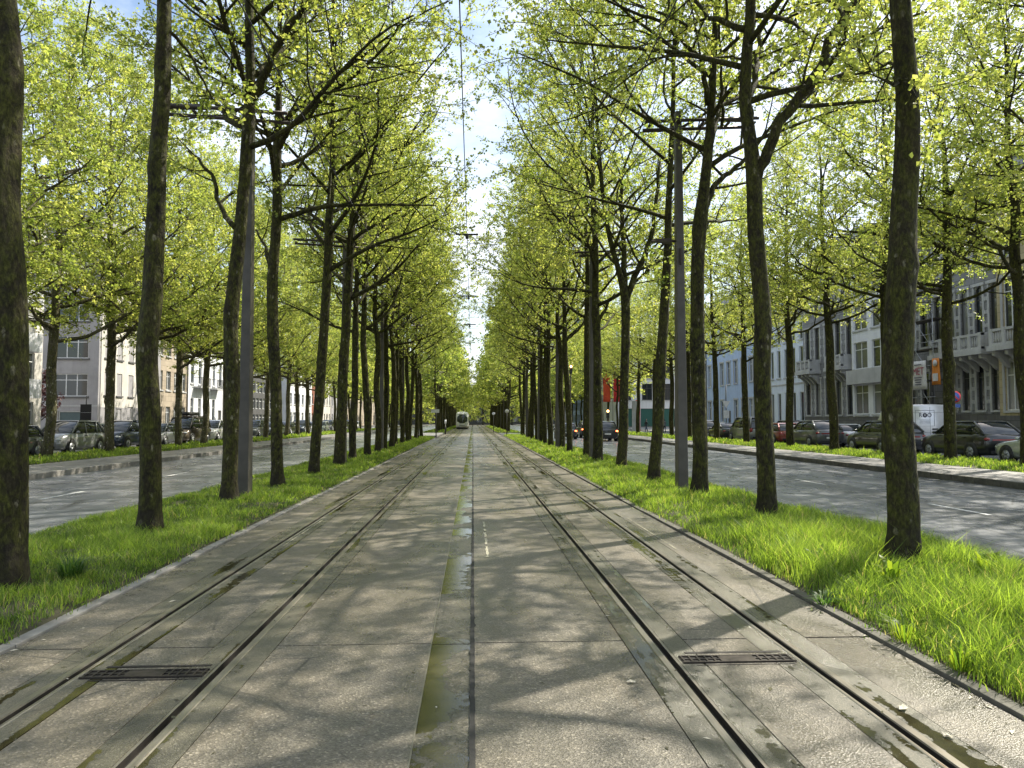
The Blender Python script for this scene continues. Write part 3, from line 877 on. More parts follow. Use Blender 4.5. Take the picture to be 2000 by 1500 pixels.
GL = 'plane trees in the verge left of the tracks'
GR = 'plane trees in the verge right of the tracks'
near = dict(elev=(20, 56), n_leaf=36, leaf=.067, sides=22, knots=3, crown_r=5.9, n_limbs=18, ter_len=1.15)
near0 = dict(near, leaf=.058)
surveyed(7.8, [(6,1145),(12,950),(16,700),(16,560),(6,420),(4,300),(12,130),(4,0),(-6,-300)], [86,78,74,74,70,68,66,62,54], [], 11,
         'thick mossy plane trunk cut by the left edge of the photo', GL, crown_base=7.2, **near0)
surveyed(11.6, [(291,1038),(293,900),(292,800),(288,690),(296,590),(301,480),(307,380),(309,300),(316,190),(320,90),(321,0),(323,-220)], [48,44,44,45,43,40,38,36,35,32,30,25],
         [([(325,60),(350,80),(372,130),(380,150)], 8, 3, .8)], 12,
         'plane tree with knobbly straight trunk, second in the row left of tracks', GL, crown_base=8.0, **near)
surveyed(15.9, [(445,982),(449,900),(453,820),(455,740),(450,660),(454,590),(462,520),(470,440),(477,350),(481,290),(486,230),(489,170),(488,80),(487,0),(486,-150)],
         [36,33,31,30,30,30,30,27,25,25,28,22,20,18,14],
         [([(490,205),(520,165),(545,130),(590,80),(620,60),(670,10),(700,-30)], 17, 7, -1.6), ([(460,445),(430,420),(410,370),(390,320),(350,280),(325,255)], 12, 4, 1.2),
          ([(492,190),(500,130),(520,70),(530,0),(540,-60)], 10, 4, 1.5), ([(478,190),(440,160),(400,145),(370,140)], 8, 3, -1)], 13,
         'plane tree forking high above, just left of the nearest left pole', GL, crown_base=7.4, **near)
surveyed(19.5, [(542,950),(541,860),(539,760),(533,650),(532,560),(538,470),(541,390),(541,300),(544,220),(545,140),(546,40)], [28,25,24,24,24,22,21,20,15,13,10],
         [([(545,290),(570,255),(610,240),(655,205),(700,185),(770,130),(800,95)], 12, 4, -1.5), ([(540,300),(520,275),(505,255)], 7, 4, .5),
          ([(562,240),(570,200),(600,160),(620,130),(640,90)], 8, 3, 1.0), ([(532,540),(515,500),(505,470),(480,430)], 9, 4, 1.0)], 14,
         'plane tree with a bent trunk, just right of nearest left pole', GL, crown_base=6.6, **near)
surveyed(23.5, [(612,928),(620,830),(628,710),(634,620),(640,520),(642,450),(646,380),(650,300),(650,200),(648,90)], [24,22,21,20,19,18,15,13,11,8],
         [([(642,455),(620,425),(590,400),(565,390)], 9, 4, .9), ([(650,360),(690,330),(740,290),(790,240)], 8, 3, -1.0)], 15,
         'plane tree leaning slightly right, fifth in row left of tracks', GL, crown_base=6.2, **near)
surveyed(27.6, [(662,912),(666,840),(669,750),(675,650),(680,560),(684,500),(689,420),(697,330),(700,230),(702,120)], [26,23,22,20,19,17,15,12,10,7],
         [([(690,470),(740,440),(800,410),(850,390)], 8, 3, -.9), ([(684,500),(665,470),(640,440)], 7, 3, .8)], 16,
         'plane tree hiding the second left pole, sixth in its row', GL, crown_base=6.0, **near)
surveyed(8.6, [(1763,1115),(1762,1040),(1760,940),(1755,800),(1755,650),(1760,520),(1766,420),(1772,300),(1770,180),(1764,60),(1758,-60),(1752,-320)],
         [74,68,66,66,66,62,58,54,50,47,45,40], [([(1785,80),(1810,60),(1835,45),(1850,20)], 12, 5, 1.5), ([(1748,150),(1730,180),(1700,200)], 8, 4, -.5)], 21,
         'thickest straight mossy plane trunk at the right, nearest the camera', GR, crown_base=7.0, **near0)
surveyed(12.8, [(1497,1018),(1496,930),(1493,830),(1489,720),(1488,620),(1482,520),(1476,430),(1472,350),(1464,270),(1456,200),(1458,110),(1465,30),(1467,-80),(1467,-260)],
         [42,40,39,38,38,37,35,36,30,27,25,24,20,15],
         [([(1481,345),(1492,300),(1512,245),(1545,205),(1573,168),(1590,110),(1612,70),(1640,35),(1672,-10),(1700,-60)], 24, 12, -1.2),
          ([(1462,235),(1478,170),(1500,110),(1520,70),(1535,20),(1548,-40)], 17, 8, 1.6), ([(1456,60),(1430,25),(1408,-5),(1390,-60)], 15, 8, 1.0),
          ([(1573,168),(1600,115),(1650,100),(1700,90),(1745,82)], 8, 4, -1.0), ([(1530,235),(1570,195),(1620,150),(1660,110)], 7, 3, .8)], 22,
         'plane tree with a curved trunk and big side fork, right of right pole', GR, crown_base=7.2, **near)
surveyed(16.4, [(1365,976),(1368,900),(1366,800),(1362,700),(1362,600),(1364,500),(1368,425),(1376,360),(1385,280),(1390,200),(1393,120),(1398,20),(1400,-80)],
         [38,34,32,32,31,30,32,24,21,19,16,13,10],
         [([(1372,420),(1388,385),(1405,350),(1440,322),(1475,292),(1520,240),(1580,160)], 15, 5, 1.0), ([(1381,205),(1368,165),(1350,140),(1310,117),(1270,100),(1200,90),(1140,78)], 12, 4, -1.8),
          ([(1383,290),(1405,240),(1425,190),(1445,140),(1460,90)], 13, 5, 1.6), ([(1412,245),(1402,180),(1395,120),(1378,60),(1365,10)], 7, 3, -1)], 23,
         'forked plane tree immediately right of the nearest right pole', GR, crown_base=7.2, **near)
surveyed(20.1, [(1276,946),(1281,880),(1287,800),(1291,700),(1297,620),(1301,540),(1304,480),(1306,400),(1310,320),(1314,220),(1316,100)], [29,26,24,23,22,20,18,15,13,11,8],
         [([(1304,470),(1270,500),(1250,540)], 5, 3, -.6)], 24, 'slim plane tree immediately left of the nearest right pole', GR, crown_base=6.6, **near)
surveyed(25.6, [(1213,918),(1217,850),(1219,760),(1221,680),(1222,610),(1219,570),(1206,520),(1190,460),(1180,400),(1172,320),(1165,220),(1160,120)], [25,22,20,19,20,19,12,11,10,9,7,5],
         [([(1222,590),(1240,540),(1262,500),(1283,440),(1290,380),(1300,300)], 14, 6, .8), ([(1220,570),(1220,500),(1219,420),(1218,330)], 13, 7, .5)], 25,
         'plane tree dividing into three stems, fifth in row right of tracks', GR, crown_base=6.4, **near)
surveyed(29.6, [(1167,906),(1168,840),(1167,750),(1166,660),(1163,580),(1163,500),(1160,420),(1158,330),(1157,230)], [24,21,19,18,16,14,12,10,8],
         [([(1168,630),(1185,600),(1205,570)], 8, 4, .5)], 26, 'plane tree hiding the second right pole, sixth in its row', GR, crown_base=6.2, **near)

# generic trees
def generic_trunk(seed, h=16, lean=.25, r0=.165):
    r_ = random.Random(seed); pts = []; rad = []
    lx, ly = r_.uniform(-lean, lean), r_.uniform(-lean, lean)
    for i in range(10):
        t_ = i/9
        pts.append(Vector((lx*t_*2 + r_.uniform(-.09, .09)*(i > 0), ly*t_*2 + r_.uniform(-.09, .09)*(i > 0), -.1 + h*t_)))
        rad.append(r0*(1 - .15*min(t_/.4, 1) - max(0, t_-.35)*1.15) if t_ < 1 else .02)
    rad = [max(.02, x) for x in rad]
    return pts, rad
GEN = []
for k_ in range(5):
    p_, r__ = generic_trunk(40+k_, 16)
    GEN.append(make_tree(40+k_, p_, r__, crown_base=5.6, elev=(17, 55), crown_r=5.7, n_limbs=18, n_leaf=33, leaf=.081, sides=12, ter_len=1.15))
_rn = random.Random(4)
for (y_, lab_) in ((4.5, 'plane tree just outside the right edge, whose branches reach into the top right corner'), (.5, 'plane tree standing right beside the camera position, out of view at the right')):
    place_tree(GEN[0 if y_ > 1 else 2], (5.1, y_, .03), lab_, GR, 1.2 if y_ > 1 else 3.0, 1.0)
# outer rows: forked spreading planes
OUT = []
for k_ in range(4):
    r_ = random.Random(70+k_); pts, rad = generic_trunk(70+k_, 18.5, .3, .215)
    limbs = []
    for j in range(4):
        az = j*1.6 + r_.uniform(-.5, .5) + k_; z0 = r_.uniform(5.0, 7.6); b_, _ = pt_on(pts, z0/18.5)
        L = r_.uniform(4.2, 5.6); q_ = [b_]
        for i in range(1, 7):
            t_ = i/6
            q_.append(b_ + Vector((math.cos(az + .3*math.sin(i))*L*t_**.8, math.sin(az + .3*math.sin(i))*L*t_**.8, (.15*t_ + .62*t_**1.6)*L*r_.uniform(.85, 1.1))))
        limbs.append((q_, .095, .025))
    OUT.append(make_tree(70+k_, pts, rad, limbs, crown_base=5.4, crown_r=5.7, n_limbs=22, n_leaf=38, leaf=.090, sides=12, barkm='bark_pale', elev=(0, 50), ter_len=1.25))
OUTR = []
for k_ in range(3):
    r_ = random.Random(80+k_); pts, rad = generic_trunk(80+k_, 18, .35, .24); limbs = []
    for j in range(4):
        az = j*1.6 + r_.uniform(-.5, .5) + k_; z0 = r_.uniform(6.2, 8.4); b_, _ = pt_on(pts, z0/18)
        L = r_.uniform(4.2, 5.6); q_ = [b_]
        for i in range(1, 7):
            t_ = i/6
            q_.append(b_ + Vector((math.cos(az + .3*math.sin(i))*L*t_**.8, math.sin(az + .3*math.sin(i))*L*t_**.8, (.15*t_ + .62*t_**1.6)*L*r_.uniform(.85, 1.1))))
        limbs.append((q_, .075, .02))
    OUTR.append(make_tree(80+k_, pts, rad, limbs, crown_base=7.2, crown_r=5.5, n_limbs=18, n_leaf=32, leaf=.088, sides=12, barkm='bark', elev=(5, 55), ter_len=1.2))
FAR = []
LOW = []
for k_ in range(2):
    p_, r__ = generic_trunk(96+k_, 13.5)
    LOW.append(make_tree(96+k_, p_, r__, crown_base=.7, crown_r=5.0, n_limbs=24, n_sec=5, n_ter=4, n_leaf=16, leaf=.26, sides=6, knots=0))
for k_ in range(3):
    p_, r__ = generic_trunk(90+k_, 15.5)
    FAR.append(make_tree(90+k_, p_, r__, crown_base=4.2, crown_r=5.0, n_limbs=15, n_sec=5, n_ter=4, n_leaf=16, leaf=.24, sides=8, knots=3))

r_ = random.Random(9)
def row(Ys, X, meshes, fmt, group, start, sc=(.92, 1.08), z=.03):
    for i, Y in enumerate(Ys):
        place_tree(meshes[(i*2 + start) % len(meshes)], (X + r_.uniform(-.15, .15), Y, z), fmt.format(ORD[i+start]) if '{}' in fmt else fmt, group,
                   r_.uniform(0, 6.28), r_.uniform(*sc))
row([31.7, 35.2, 38.8, 42.4, 46, 49.8, 53.4, 57.2, 61, 65, 69, 72], -5.05, GEN, 'plane tree, {} from the camera in the trackside row on the left', GL, 6)
row([33.6, 38.6, 43, 47, 51, 55, 59, 63, 67, 71, 75, 79], 5.05, GEN, 'plane tree, {} from the camera in the trackside row on the right', GR, 6)
for X, sd in ((-5.05, 'left'), (5.05, 'right')):
    row([102 + 4.4*i for i in range(28)], X, FAR, 'distant plane tree in the %s trackside row beyond the crossing' % sd, 'distant plane trees of the %s trackside row' % sd, 0)
row([21.5, 27, 32.0, 36.9, 40.6, 45.2, 49.8, 54, 59, 64.3, 71.3, 76, 81, 86], -17.6, OUT, 'spreading plane tree beyond the left road, {} in its row', 'plane trees beyond the left road', 0, (.9, 1.05), .1)
row([19.8, 24.5, 28.4, 33, 37.8, 42.9, 50.3, 56.9], 18.8, OUTR, 'spreading plane tree beyond the right road, {} in its row', 'plane trees beyond the right road', 0, (.92, 1.0), .1)
row([63.5, 70, 77, 84.3, 90], 18.8, OUTR, 'spreading plane tree beyond the right road, {} in its row', 'plane trees beyond the right road', 8, (.88, 1.0), .1)
for X, sd in ((-17.6, 'left'), (18.8, 'right')):
    row([96 + 5.6*i for i in range(22)], X, FAR, 'distant plane tree in the outer row beyond the %s road' % sd, 'distant plane trees of the %s outer row' % sd, 0, (.95, 1.1), .1)
for i in range(22):
    place_tree(LOW[i % 2], (-52 + 5*i + r_.uniform(-1, 1), 238 + 6*(i % 3), 0), 'distant leafy tree closing the view at the end of the avenue', 'distant trees closing the view', r_.uniform(0, 6.28), r_.uniform(.9, 1.15), name='leafy_tree')
# ------------------------------------------------------------------ buildings
_WIN = {}
def window_meshes(w, h, kind, glass, frame, arch):
    key = (round(w, 2), round(h, 2), kind, glass, frame, arch)
    if key in _WIN: return _WIN[key]
    fw = .07 if w > .8 else .05
    f = MB()
    f.box(-w/2, w/2, .10, .17, 0, fw); f.box(-w/2, w/2, .10, .17, h-fw, h)
    f.box(-w/2, -w/2+fw, .10, .17, fw, h-fw); f.box(w/2-fw, w/2, .10, .17, fw, h-fw)
    cols = {'single': 1, 'double': 2, 'triple': 3, 'plain': 1}[kind]
    for i in range(1, cols):
        x = -w/2 + w*i/cols; f.box(x-fw*.55, x+fw*.55, .103, .167, fw, h-fw)
    if kind != 'plain':
        zt = h*.72; f.box(-w/2+fw, w/2-fw, .106, .164, zt-fw*.4, zt+fw*.4)
    if arch:      # rounded head filling the corners of the opening
        n = 8
        for s in (-1, 1):
            poly = [(s*w/2, h), (s*w/2, h-w*.42)]
            poly += [(s*w/2*math.cos(a), h-w*.42 + w*.42*math.sin(a)) for a in [math.pi/2*i/n for i in range(1, n+1)]]
            f.prism(poly, 'y', .02, .20, 1)
    fo = f.build('window', [M[frame], M['trim']]); fm = fo.data; bpy.data.objects.remove(fo)
    p = MB(); p.box(-w/2+.02, w/2-.02, .135, .145, .02, h-.02); po = p.build('pane', M[glass]); pm = po.data; bpy.data.objects.remove(po)
    _WIN[key] = (fm, pm); return _WIN[key]

def house(name, label, loc, rz, W, H, floors, wallm, depth=9, roof='flat', roofm='slate', basem=None, base_h=0.0, cols=3, win_w=1.1, kind='double',
          frame='frame', glass='glass', sill=True, cornice=True, door=None, balconies=(), seed=0, arch=False, surround=None, margin=None, cat='house', group=None, bands=()):
    """floors: (z_bottom_of_window, window_height). local x along the facade, local -y towards the street"""
    r_ = random.Random(seed)
    root = empty(name, loc, rz); tag(root, label, cat, group)
    us = [W*(i + .5)/cols for i in range(cols)] if margin is None else [margin + (W-2*margin)*i/max(1, cols-1) for i in range(cols)]
    ops = []
    for fi, fl in enumerate(floors):
        z, h = fl[0], fl[1]; ww = fl[2] if len(fl) > 2 else win_w; kd = fl[3] if len(fl) > 3 else kind; gl = fl[4] if len(fl) > 4 else None
        for ci, u in enumerate(us):
            if door is not None and fi == 0 and ci == door: continue
            ops.append((u - ww/2, u + ww/2, z, z+h, kd, gl))
    if door is not None:
        u = us[door]; ops.append((u - .55, u + .55, .18, .18+2.6, 'door', None))
    # front wall with real openings
    xs = sorted(set([0, W] + [round(o[0], 4) for o in ops] + [round(o[1], 4) for o in ops]))
    zs = sorted(set([0, H] + [round(o[2], 4) for o in ops] + [round(o[3], 4) for o in ops] + ([base_h] if base_h else [])))
    w = MB()
    for a, b in zip(xs[:-1], xs[1:]):
        for c, d in zip(zs[:-1], zs[1:]):
            mx, mz = (a+b)/2, (c+d)/2
            if any(o[0] < mx < o[1] and o[2] < mz < o[3] for o in ops): continue
            w.quad((a, 0, c), (b, 0, c), (b, 0, d), (a, 0, d), 1 if (basem and mz < base_h) else 0)
    for o in ops:
        a, b, c, d = o[:4]; q = .24
        w.quad((a, 0, c), (a, q, c), (a, q, d), (a, 0, d)); w.quad((b, 0, c), (b, 0, d), (b, q, d), (b, q, c))
        w.quad((a, 0, c), (b, 0, c), (b, q, c), (a, q, c)); w.quad((a, 0, d), (a, q, d), (b, q, d), (b, 0, d))
        w.quad((a, q, c), (b, q, c), (b, q, d), (a, q, d))
    w.quad((0, 0, 0), (0, 0, H), (0, depth, H), (0, depth, 0)); w.quad((W, 0, 0), (W, depth, 0), (W, depth, H), (W, 0, H))
    w.quad((0, depth, 0), (0, depth, H), (W, depth, H), (W, depth, 0)); w.quad((0, 0, H), (W, 0, H), (W, depth, H), (0, depth, H))
    w.build('wall', [M[wallm], M[basem or wallm]], root, fixn=False)
    for o in ops:
        a, b, c, d, kd, gl = o
        if kd == 'door':
            dm = MB(); dm.box(a, b, .12, .20, c, d); dm.box(a+.12, b-.12, .10, .12, c+.3, c+1.1); dm.box(a+.12, b-.12, .10, .12, c+1.25, d-.5)
            dm.build('door', M['frame_dark'], root); continue
        g_ = gl or (glass if r_.random() < .72 else 'glass2')
        fm, pm = window_meshes(b-a, d-c, kd, g_, frame, arch)
        wo = link_mesh('window', fm, root); wo.location = ((a+b)/2, 0, c)
        link_mesh('pane', pm, wo)
        hw_, hh_ = (b-a)/2, d-c
        if sill:
            k2 = ('sill', round(hw_, 3), sill)
            if k2 not in _WIN:
                q_ = MB(); q_.box(-hw_-.12, hw_+.12, -.09, -.003, -.13, -.003); so = q_.build('sill', M['trim_dark'] if sill == 'dark' else M['trim']); _WIN[k2] = so.data; bpy.data.objects.remove(so)
            link_mesh('sill', _WIN[k2], wo)
        if surround:
            k2 = ('sur', round(hw_, 3), round(hh_, 3), surround)
            if k2 not in _WIN:
                q_ = MB(); q_.box(-hw_-.16, -hw_-.004, -.06, -.003, 0, hh_); q_.box(hw_+.004, hw_+.16, -.06, -.003, 0, hh_); q_.box(-hw_-.22, hw_+.22, -.10, -.003, hh_+.003, hh_+.2)
                if surround == 'quoin':
                    for k_ in range(int(hh_/.42)):
                        if k_ % 2: q_.box(hw_+.165, hw_+.30, -.05, -.003, k_*.42, k_*.42+.24); q_.box(-hw_-.30, -hw_-.165, -.05, -.003, k_*.42, k_*.42+.24)
                so = q_.build('surround', M['trim']); _WIN[k2] = so.data; bpy.data.objects.remove(so)
            link_mesh('surround', _WIN[k2], wo)
    tr = MB(); any_tr = False
    for o in ():
        a, b, c, d, kd, _ = o
        if sill and kd != 'door': tr.box(a-.12, b+.12, -.09, -.003, c-.13, c-.003, 1 if sill == 'dark' else 0); any_tr = True
        if surround and kd != 'door':
            tr.box(a-.16, a-.004, -.06, -.003, c, d); tr.box(b+.004, b+.16, -.06, -.003, c, d); tr.box(a-.22, b+.22, -.10, -.003, d+.003, d+.2)
            if surround == 'quoin':
                for k_ in range(int((d-c)/.42)):
                    if k_ % 2: tr.box(b+.165, b+.36, -.05, -.003, c+k_*.42, c+k_*.42+.24); tr.box(a-.36, a-.165, -.05, -.003, c+k_*.42, c+k_*.42+.24)
            any_tr = True
    for (bz, bh, bp) in bands: tr.box(.01, W-.01, -bp, -.101, bz, bz+bh) if bp > .2 else tr.box(.01, W-.01, -bp, -.004, bz, bz+bh); any_tr = True
    if any_tr: tr.build('band_course', [M['trim'], M['trim_dark']], root)
    if cornice:
        cm = MB(); cm.box(.01, W-.01, -.18, -.004, H-.55, H-.28); cm.box(.01, W-.01, -.38, -.004, H-.28, H-.03)
        n = int(W/.7)
        for i in range(n): cm.box(.2+i*(W-.4)/n, .34+i*(W-.4)/n, -.32, -.18, H-.50, H-.285)
        cm.build('cornice', M['trim'], root)
    if cornice and W > 4:
        dp_ = MB(); dp_.tube([(W-.12, -.07, .2), (W-.12, -.07, H-.6)], .05, 6); dp_.build('downpipe', M['trim_dark'], root)
    if roof == 'flat':
        rm = MB(); rm.box(-.05, W+.05, -.06, depth+.05, H+.003, H+.22); rm.build('roof', M['trim_dark'], root)
    elif roof == 'gable':
        rm = MB(); rm.prism([(-.3, H+.003), (depth+.3, H+.003), (depth/2, H+2.8)], 'x', 0, W); rf = rm.build('roof', M[roofm], root)
        ch = MB(); ch.box(W*.7, W*.7+.7, depth*.4, depth*.4+.6, H+1.4, H+3.6); ch.build('chimney', M['w_brick'], rf)
    elif roof == 'mansard':
        rm = MB(); rm.prism([(0, H+.003), (depth, H+.003), (depth-1.1, H+2.9), (1.1, H+2.9)], 'x', .02, W-.02); rf = rm.build('roof', M[roofm], root)
        for i in range(cols):
            u = us[i]; dm = MB(); dm.box(u-.55, u+.55, .15, 1.4, H+.5, H+2.0); dm.box(u-.4, u+.4, .12, .15, H+.65, H+1.85, 1)
            dm.build('dormer', [M['trim'], M['glass']], rf)
    for (u0, u1, z, dp, st) in balconies:
        b = MB()
        if st == 'iron':
            b.box(u0, u1, -dp, -.003, z-.16, z, 1)
            b.box(u0, u1, -dp, -dp+.04, z+.95, z+1.0); b.box(u0, u0+.04, -dp+.04, -.003, z+.95, z+1.0); b.box(u1-.04, u1, -dp+.04, -.003, z+.95, z+1.0)
            n = int((u1-u0)/.12)
            for i in range(n+1): x = u0 + (u1-u0-.02)*i/n; b.box(x, x+.02, -dp+.01, -dp+.03, z, z+.95)
            b.build('balcony', [M['black'], M['trim']], root)
        elif st == 'stone':
            b.box(u0-.1, u1+.1, -dp-.1, -.003, z-.3, z); b.box(u0, u1, -dp, -dp+.2, z+.85, z+1.0); b.box(u0, u1, -dp, -dp+.2, z, z+.15)
            b.box(u0, u0+.2, -dp+.2, -.003, z, z+1.0); b.box(u1-.2, u1, -dp+.2, -.003, z, z+1.0)
            n = max(2, int(round((u1-u0)/1.1)))
            for i in range(n+1): x = u0 + (u1-u0-.28)*i/n; b.box(x, x+.28, -dp-.02, -dp+.22, z+.003, z+1.02)
            k = int((u1-u0)/.2)
            for i in range(k): x = u0+.1+(u1-u0-.2)*i/k; b.tube([(x, -dp+.1, z+.15), (x, -dp+.1, z+.35), (x, -dp+.1, z+.85)], [.035, .06, .035], 6)
            bo = b.build('balcony', M['trim'], root)
            for u in [u0+.25 + (u1-u0-.5)*i/n for i in range(n+1)]:
                c_ = MB(); pf = [(-.004, z-.31), (-dp*.95, z-.31), (-dp*.92, z-.55), (-dp*.62, z-.66), (-dp*.42, z-.85), (-dp*.3, z-.98), (-.16, z-1.2), (-.004, z-1.28)]
                c_.prism(pf, 'x', u-.13, u+.13); c_.build('bracket', M['trim'], bo)
        elif st == 'panel':
            b.box(u0, u1, -dp, -.003, z-.18, z); b.box(u0, u1, -dp, -dp+.1, z, z+1.0); b.box(u0, u0+.1, -dp+.1, -.003, z, z+1.0); b.box(u1-.1, u1, -dp+.1, -.003, z, z+1.0)
            b.build('balcony', M['w_white'], root)
    return root
LZ, RZ_ = R(90), R(-90)
def left_house(name, label, X, y0, y1, H, floors, wallm, **kw): return house(name, label, (-X, y0, .1), LZ, y1-y0, H, floors, wallm, **kw)
def right_house(name, label, X, y0, y1, H, floors, wallm, **kw): return house(name, label, (X, y1, .1), RZ_, y1-y0, H, floors, wallm, **kw)

# left side of the avenue
left_house('apartment_building', 'white apartment block with projecting white panel balconies, nearest on the left', 28.6, 26, 50.8, 15.5,
           [(.9, 1.9), (3.9, 2.1), (6.8, 2.1), (9.7, 2.1), (12.6, 2.1)], 'w_cream', cols=6, win_w=2.4, kind='double', cat='building',
           balconies=[(a, a+5.4, z, 1.1, 'panel') for a in (1, 9, 17.4) for z in (3.2, 6.1, 9.0, 11.9)], seed=1, cornice=False)
house('corner_building', 'tall grey rendered corner building facing the camera with triple white windows and teal garage shutters', (-38.9, 62, .1), 0, 8.45, 18.6,
      [(.15, 2.2, 1.9, 'plain', 'shutter'), (3.55, 1.85, 2.6, 'triple'), (6.65, 1.85, 2.6, 'triple'), (9.7, 1.85, 2.6, 'triple'), (12.75, 1.85, 2.6, 'triple'), (15.8, 1.5, 1.8, 'triple')],
      'w_grey', cols=2, margin=2.15, sill='dark', depth=12, bands=[(2.72, .12, .03)], cornice=False, cat='building', seed=3)
left_house('town_house', 'pale stone house with narrow tall windows right of the grey corner building', 30.4, 62.3, 73.0, 13.2,
           [(.9, 1.7), (3.7, 1.9), (6.8, 1.9), (9.7, 1.8)], 'w_cream', cols=5, win_w=.95, kind='double', door=2, basem='w_grey', base_h=2.7, seed=4, roof='gable', sill='dark')
left_house('town_house', 'beige stone house with dark windows behind the parked minivan', 30.5, 73.1, 80.9, 12.5,
           [(.95, 2.0), (4.6, 1.9), (8.0, 1.9)], 'w_beige', cols=4, win_w=1.1, kind='double', seed=5, roof='gable')
left_house('town_house', 'white house with black iron balcony and tall narrow ground floor windows', 30.4, 81.0, 92.1, 13.5,
           [(.6, 3.4), (5.6, 2.6), (9.6, 2.2)], 'w_white', cols=5, win_w=.9, kind='single', balconies=[(1.5, 4.5, 5.3, .8, 'iron'), (6.5, 9.2, 5.3, .8, 'iron')], seed=6, roof='gable', door=4)
left_house('town_house', 'cream three storey house just before the dark glass block', 30.5, 92.2, 100.3, 12.2, [(.9, 2.2), (4.4, 2.2), (8, 2)], 'w_cream', cols=3, seed=7, roof='mansard')
left_house('office_building', 'dark office block with a grid of white framed square windows', 30.4, 100.4, 114, 16.5,
           [(z, 1.5) for z in (.9, 3.2, 5.5, 7.8, 10.1, 12.4)], 'w_dark', cols=8, win_w=1.35, kind='double', cornice=False, cat='building', seed=8, sill=False)
left_house('apartment_building', 'white rendered block beyond the dark office on the left', 29.6, 121, 138, 15.0, [(.9, 2), (4.2, 1.8), (7.4, 1.8), (10.6, 1.8)], 'w_white', cols=6, win_w=1.5, kind='double', cat='building', seed=9, cornice=False)
left_house('town_house', 'red brick house far along the left side', 30.2, 138.1, 147, 13, [(.9, 2), (4.6, 2), (8.2, 2)], 'w_brick', cols=4, seed=10, roof='gable')
left_house('town_house', 'pale house beyond the red brick house on the left', 30.3, 147.1, 160, 14, [(.9, 2), (4.6, 2), (8.4, 2)], 'w_cream', cols=5, seed=11, roof='gable')
left_house('town_house', 'grey house last seen along the left side', 30.2, 160.1, 180, 13.5, [(.9, 2), (4.6, 2), (8.4, 2)], 'w_grey', cols=7, seed=12, roof='gable')
left_house('town_house', 'far brown house row closing the left side', 30.4, 180.1, 235, 14, [(.9, 2), (4.6, 2), (8.4, 2)], 'w_beige', cols=14, seed=13, roof='gable')

# right side of the avenue
right_house('town_house', 'ochre stone house at the right edge of the photo', 31.6, 34.0, 43.0, 15.0, [(2.2, 2.9), (7.1, 3.0), (11.4, 2.2)], 'w_yellow', cols=4, win_w=1.25,
            basem='w_dstone', base_h=1.9, surround=True, seed=20, roof='mansard', balconies=[(.6, 8.4, 6.0, 1.0, 'stone')])
right_house('mansion', 'weathered stone mansion with arched windows and bracketed stone balcony', 32.0, 43.1, 50.0, 15.0, [(2.25, 2.9), (7.0, 3.1), (11.5, 2.4)], 'w_stone', cols=5, win_w=.74,
            kind='single', basem='w_dstone', base_h=2.0, surround='quoin', arch=True, seed=21, roof='mansard', balconies=[(1.6, 6.7, 5.95, 1.25, 'stone')], frame='frame_dark', cat='house', door=0)
right_house('town_house', 'old stone house behind scaffolding with cloth banners', 32.0, 50.1, 54.6, 14.6, [(2.1, 2.9), (6.8, 3.0), (11.2, 2.3)], 'w_stone', cols=3, win_w=.85,
            kind='single', basem='w_dstone', base_h=1.9, surround='quoin', seed=22, roof='mansard', frame='frame_dark')
right_house('town_house', 'modern white house with wide windows and blue stone base', 31.6, 54.7, 60.3, 14.0, [(2.1, 2.4), (5.8, 2.2), (9.0, 2.1), (11.9, 1.4)], 'w_white', cols=2, win_w=2.1,
            kind='double', basem='w_dstone', base_h=1.9, seed=23, cornice=False, bands=[(4.55, 1.15, .55)])
right_house('mansion', 'dark stone mansion with two ornate stone balconies', 32.0, 60.4, 70.2, 15.4, [(2.1, 3.3), (7.0, 3.2), (11.6, 2.4)], 'w_stone', cols=5, win_w=.95,
            kind='single', basem='w_dstone', base_h=1.9, surround='quoin', seed=24, roof='mansard', balconies=[(.5, 3.4, 6.2, 1.0, 'stone'), (6.3, 9.2, 6.2, 1.0, 'stone')], frame='frame_dark', cat='house')
right_house('town_house', 'bright white plain house with narrow tall windows', 32.2, 70.3, 82.8, 12.4, [(1.3, 3.1), (6.0, 2.9), (9.6, 1.7)], 'w_sky_tinted', cols=7, win_w=.85, kind='plain', seed=25, roof='gable', bands=[(5.2, .15, .05)])
right_house('town_house', 'pale blue painted house with moulded windows', 32.1, 82.9, 100.4, 15.0, [(1.4, 2.7), (6.1, 2.8), (10.6, 2.4)], 'w_blue', cols=7, win_w=1.15, kind='double', surround=True, seed=26, roof='mansard', basem='w_dstone', base_h=1.0, door=3)
right_house('town_house', 'grey stone corner house beyond the pale blue house', 32.3, 100.5, 110, 13.0, [(1.3, 2.6), (5.7, 2.7), (9.6, 2.2)], 'w_dark', cols=3, seed=27, roof='mansard')
house('corner_shop', 'white corner building facing the camera with green shopfront and dark windows', (23.4, 121, .1), 0, 10.5, 15, [(.5, 3.0, 2.2, 'plain', 'w_green'), (4.9, 2.7, 1.7, 'double'), (8.5, 2.6, 1.7, 'double'), (12, 1.8, 1.7, 'double')],
      'w_white', cols=3, frame='frame_dark', depth=14, cat='building', seed=28)
right_house('tower_block', 'tall blue glass office block far on the right', 22.5, 150, 168, 24, [(1 + 2.6*i, 1.7) for i in range(8)], 'w_blue', cols=9, win_w=1.6, kind='plain', cat='building', seed=29, cornice=False, sill=False)
right_house('town_house', 'far cream house beyond the corner shop on the right', 30.0, 136, 149.5, 14, [(1.2, 2.4), (5, 2.4), (9, 2.2)], 'w_cream', cols=8, seed=30, roof='mansard')
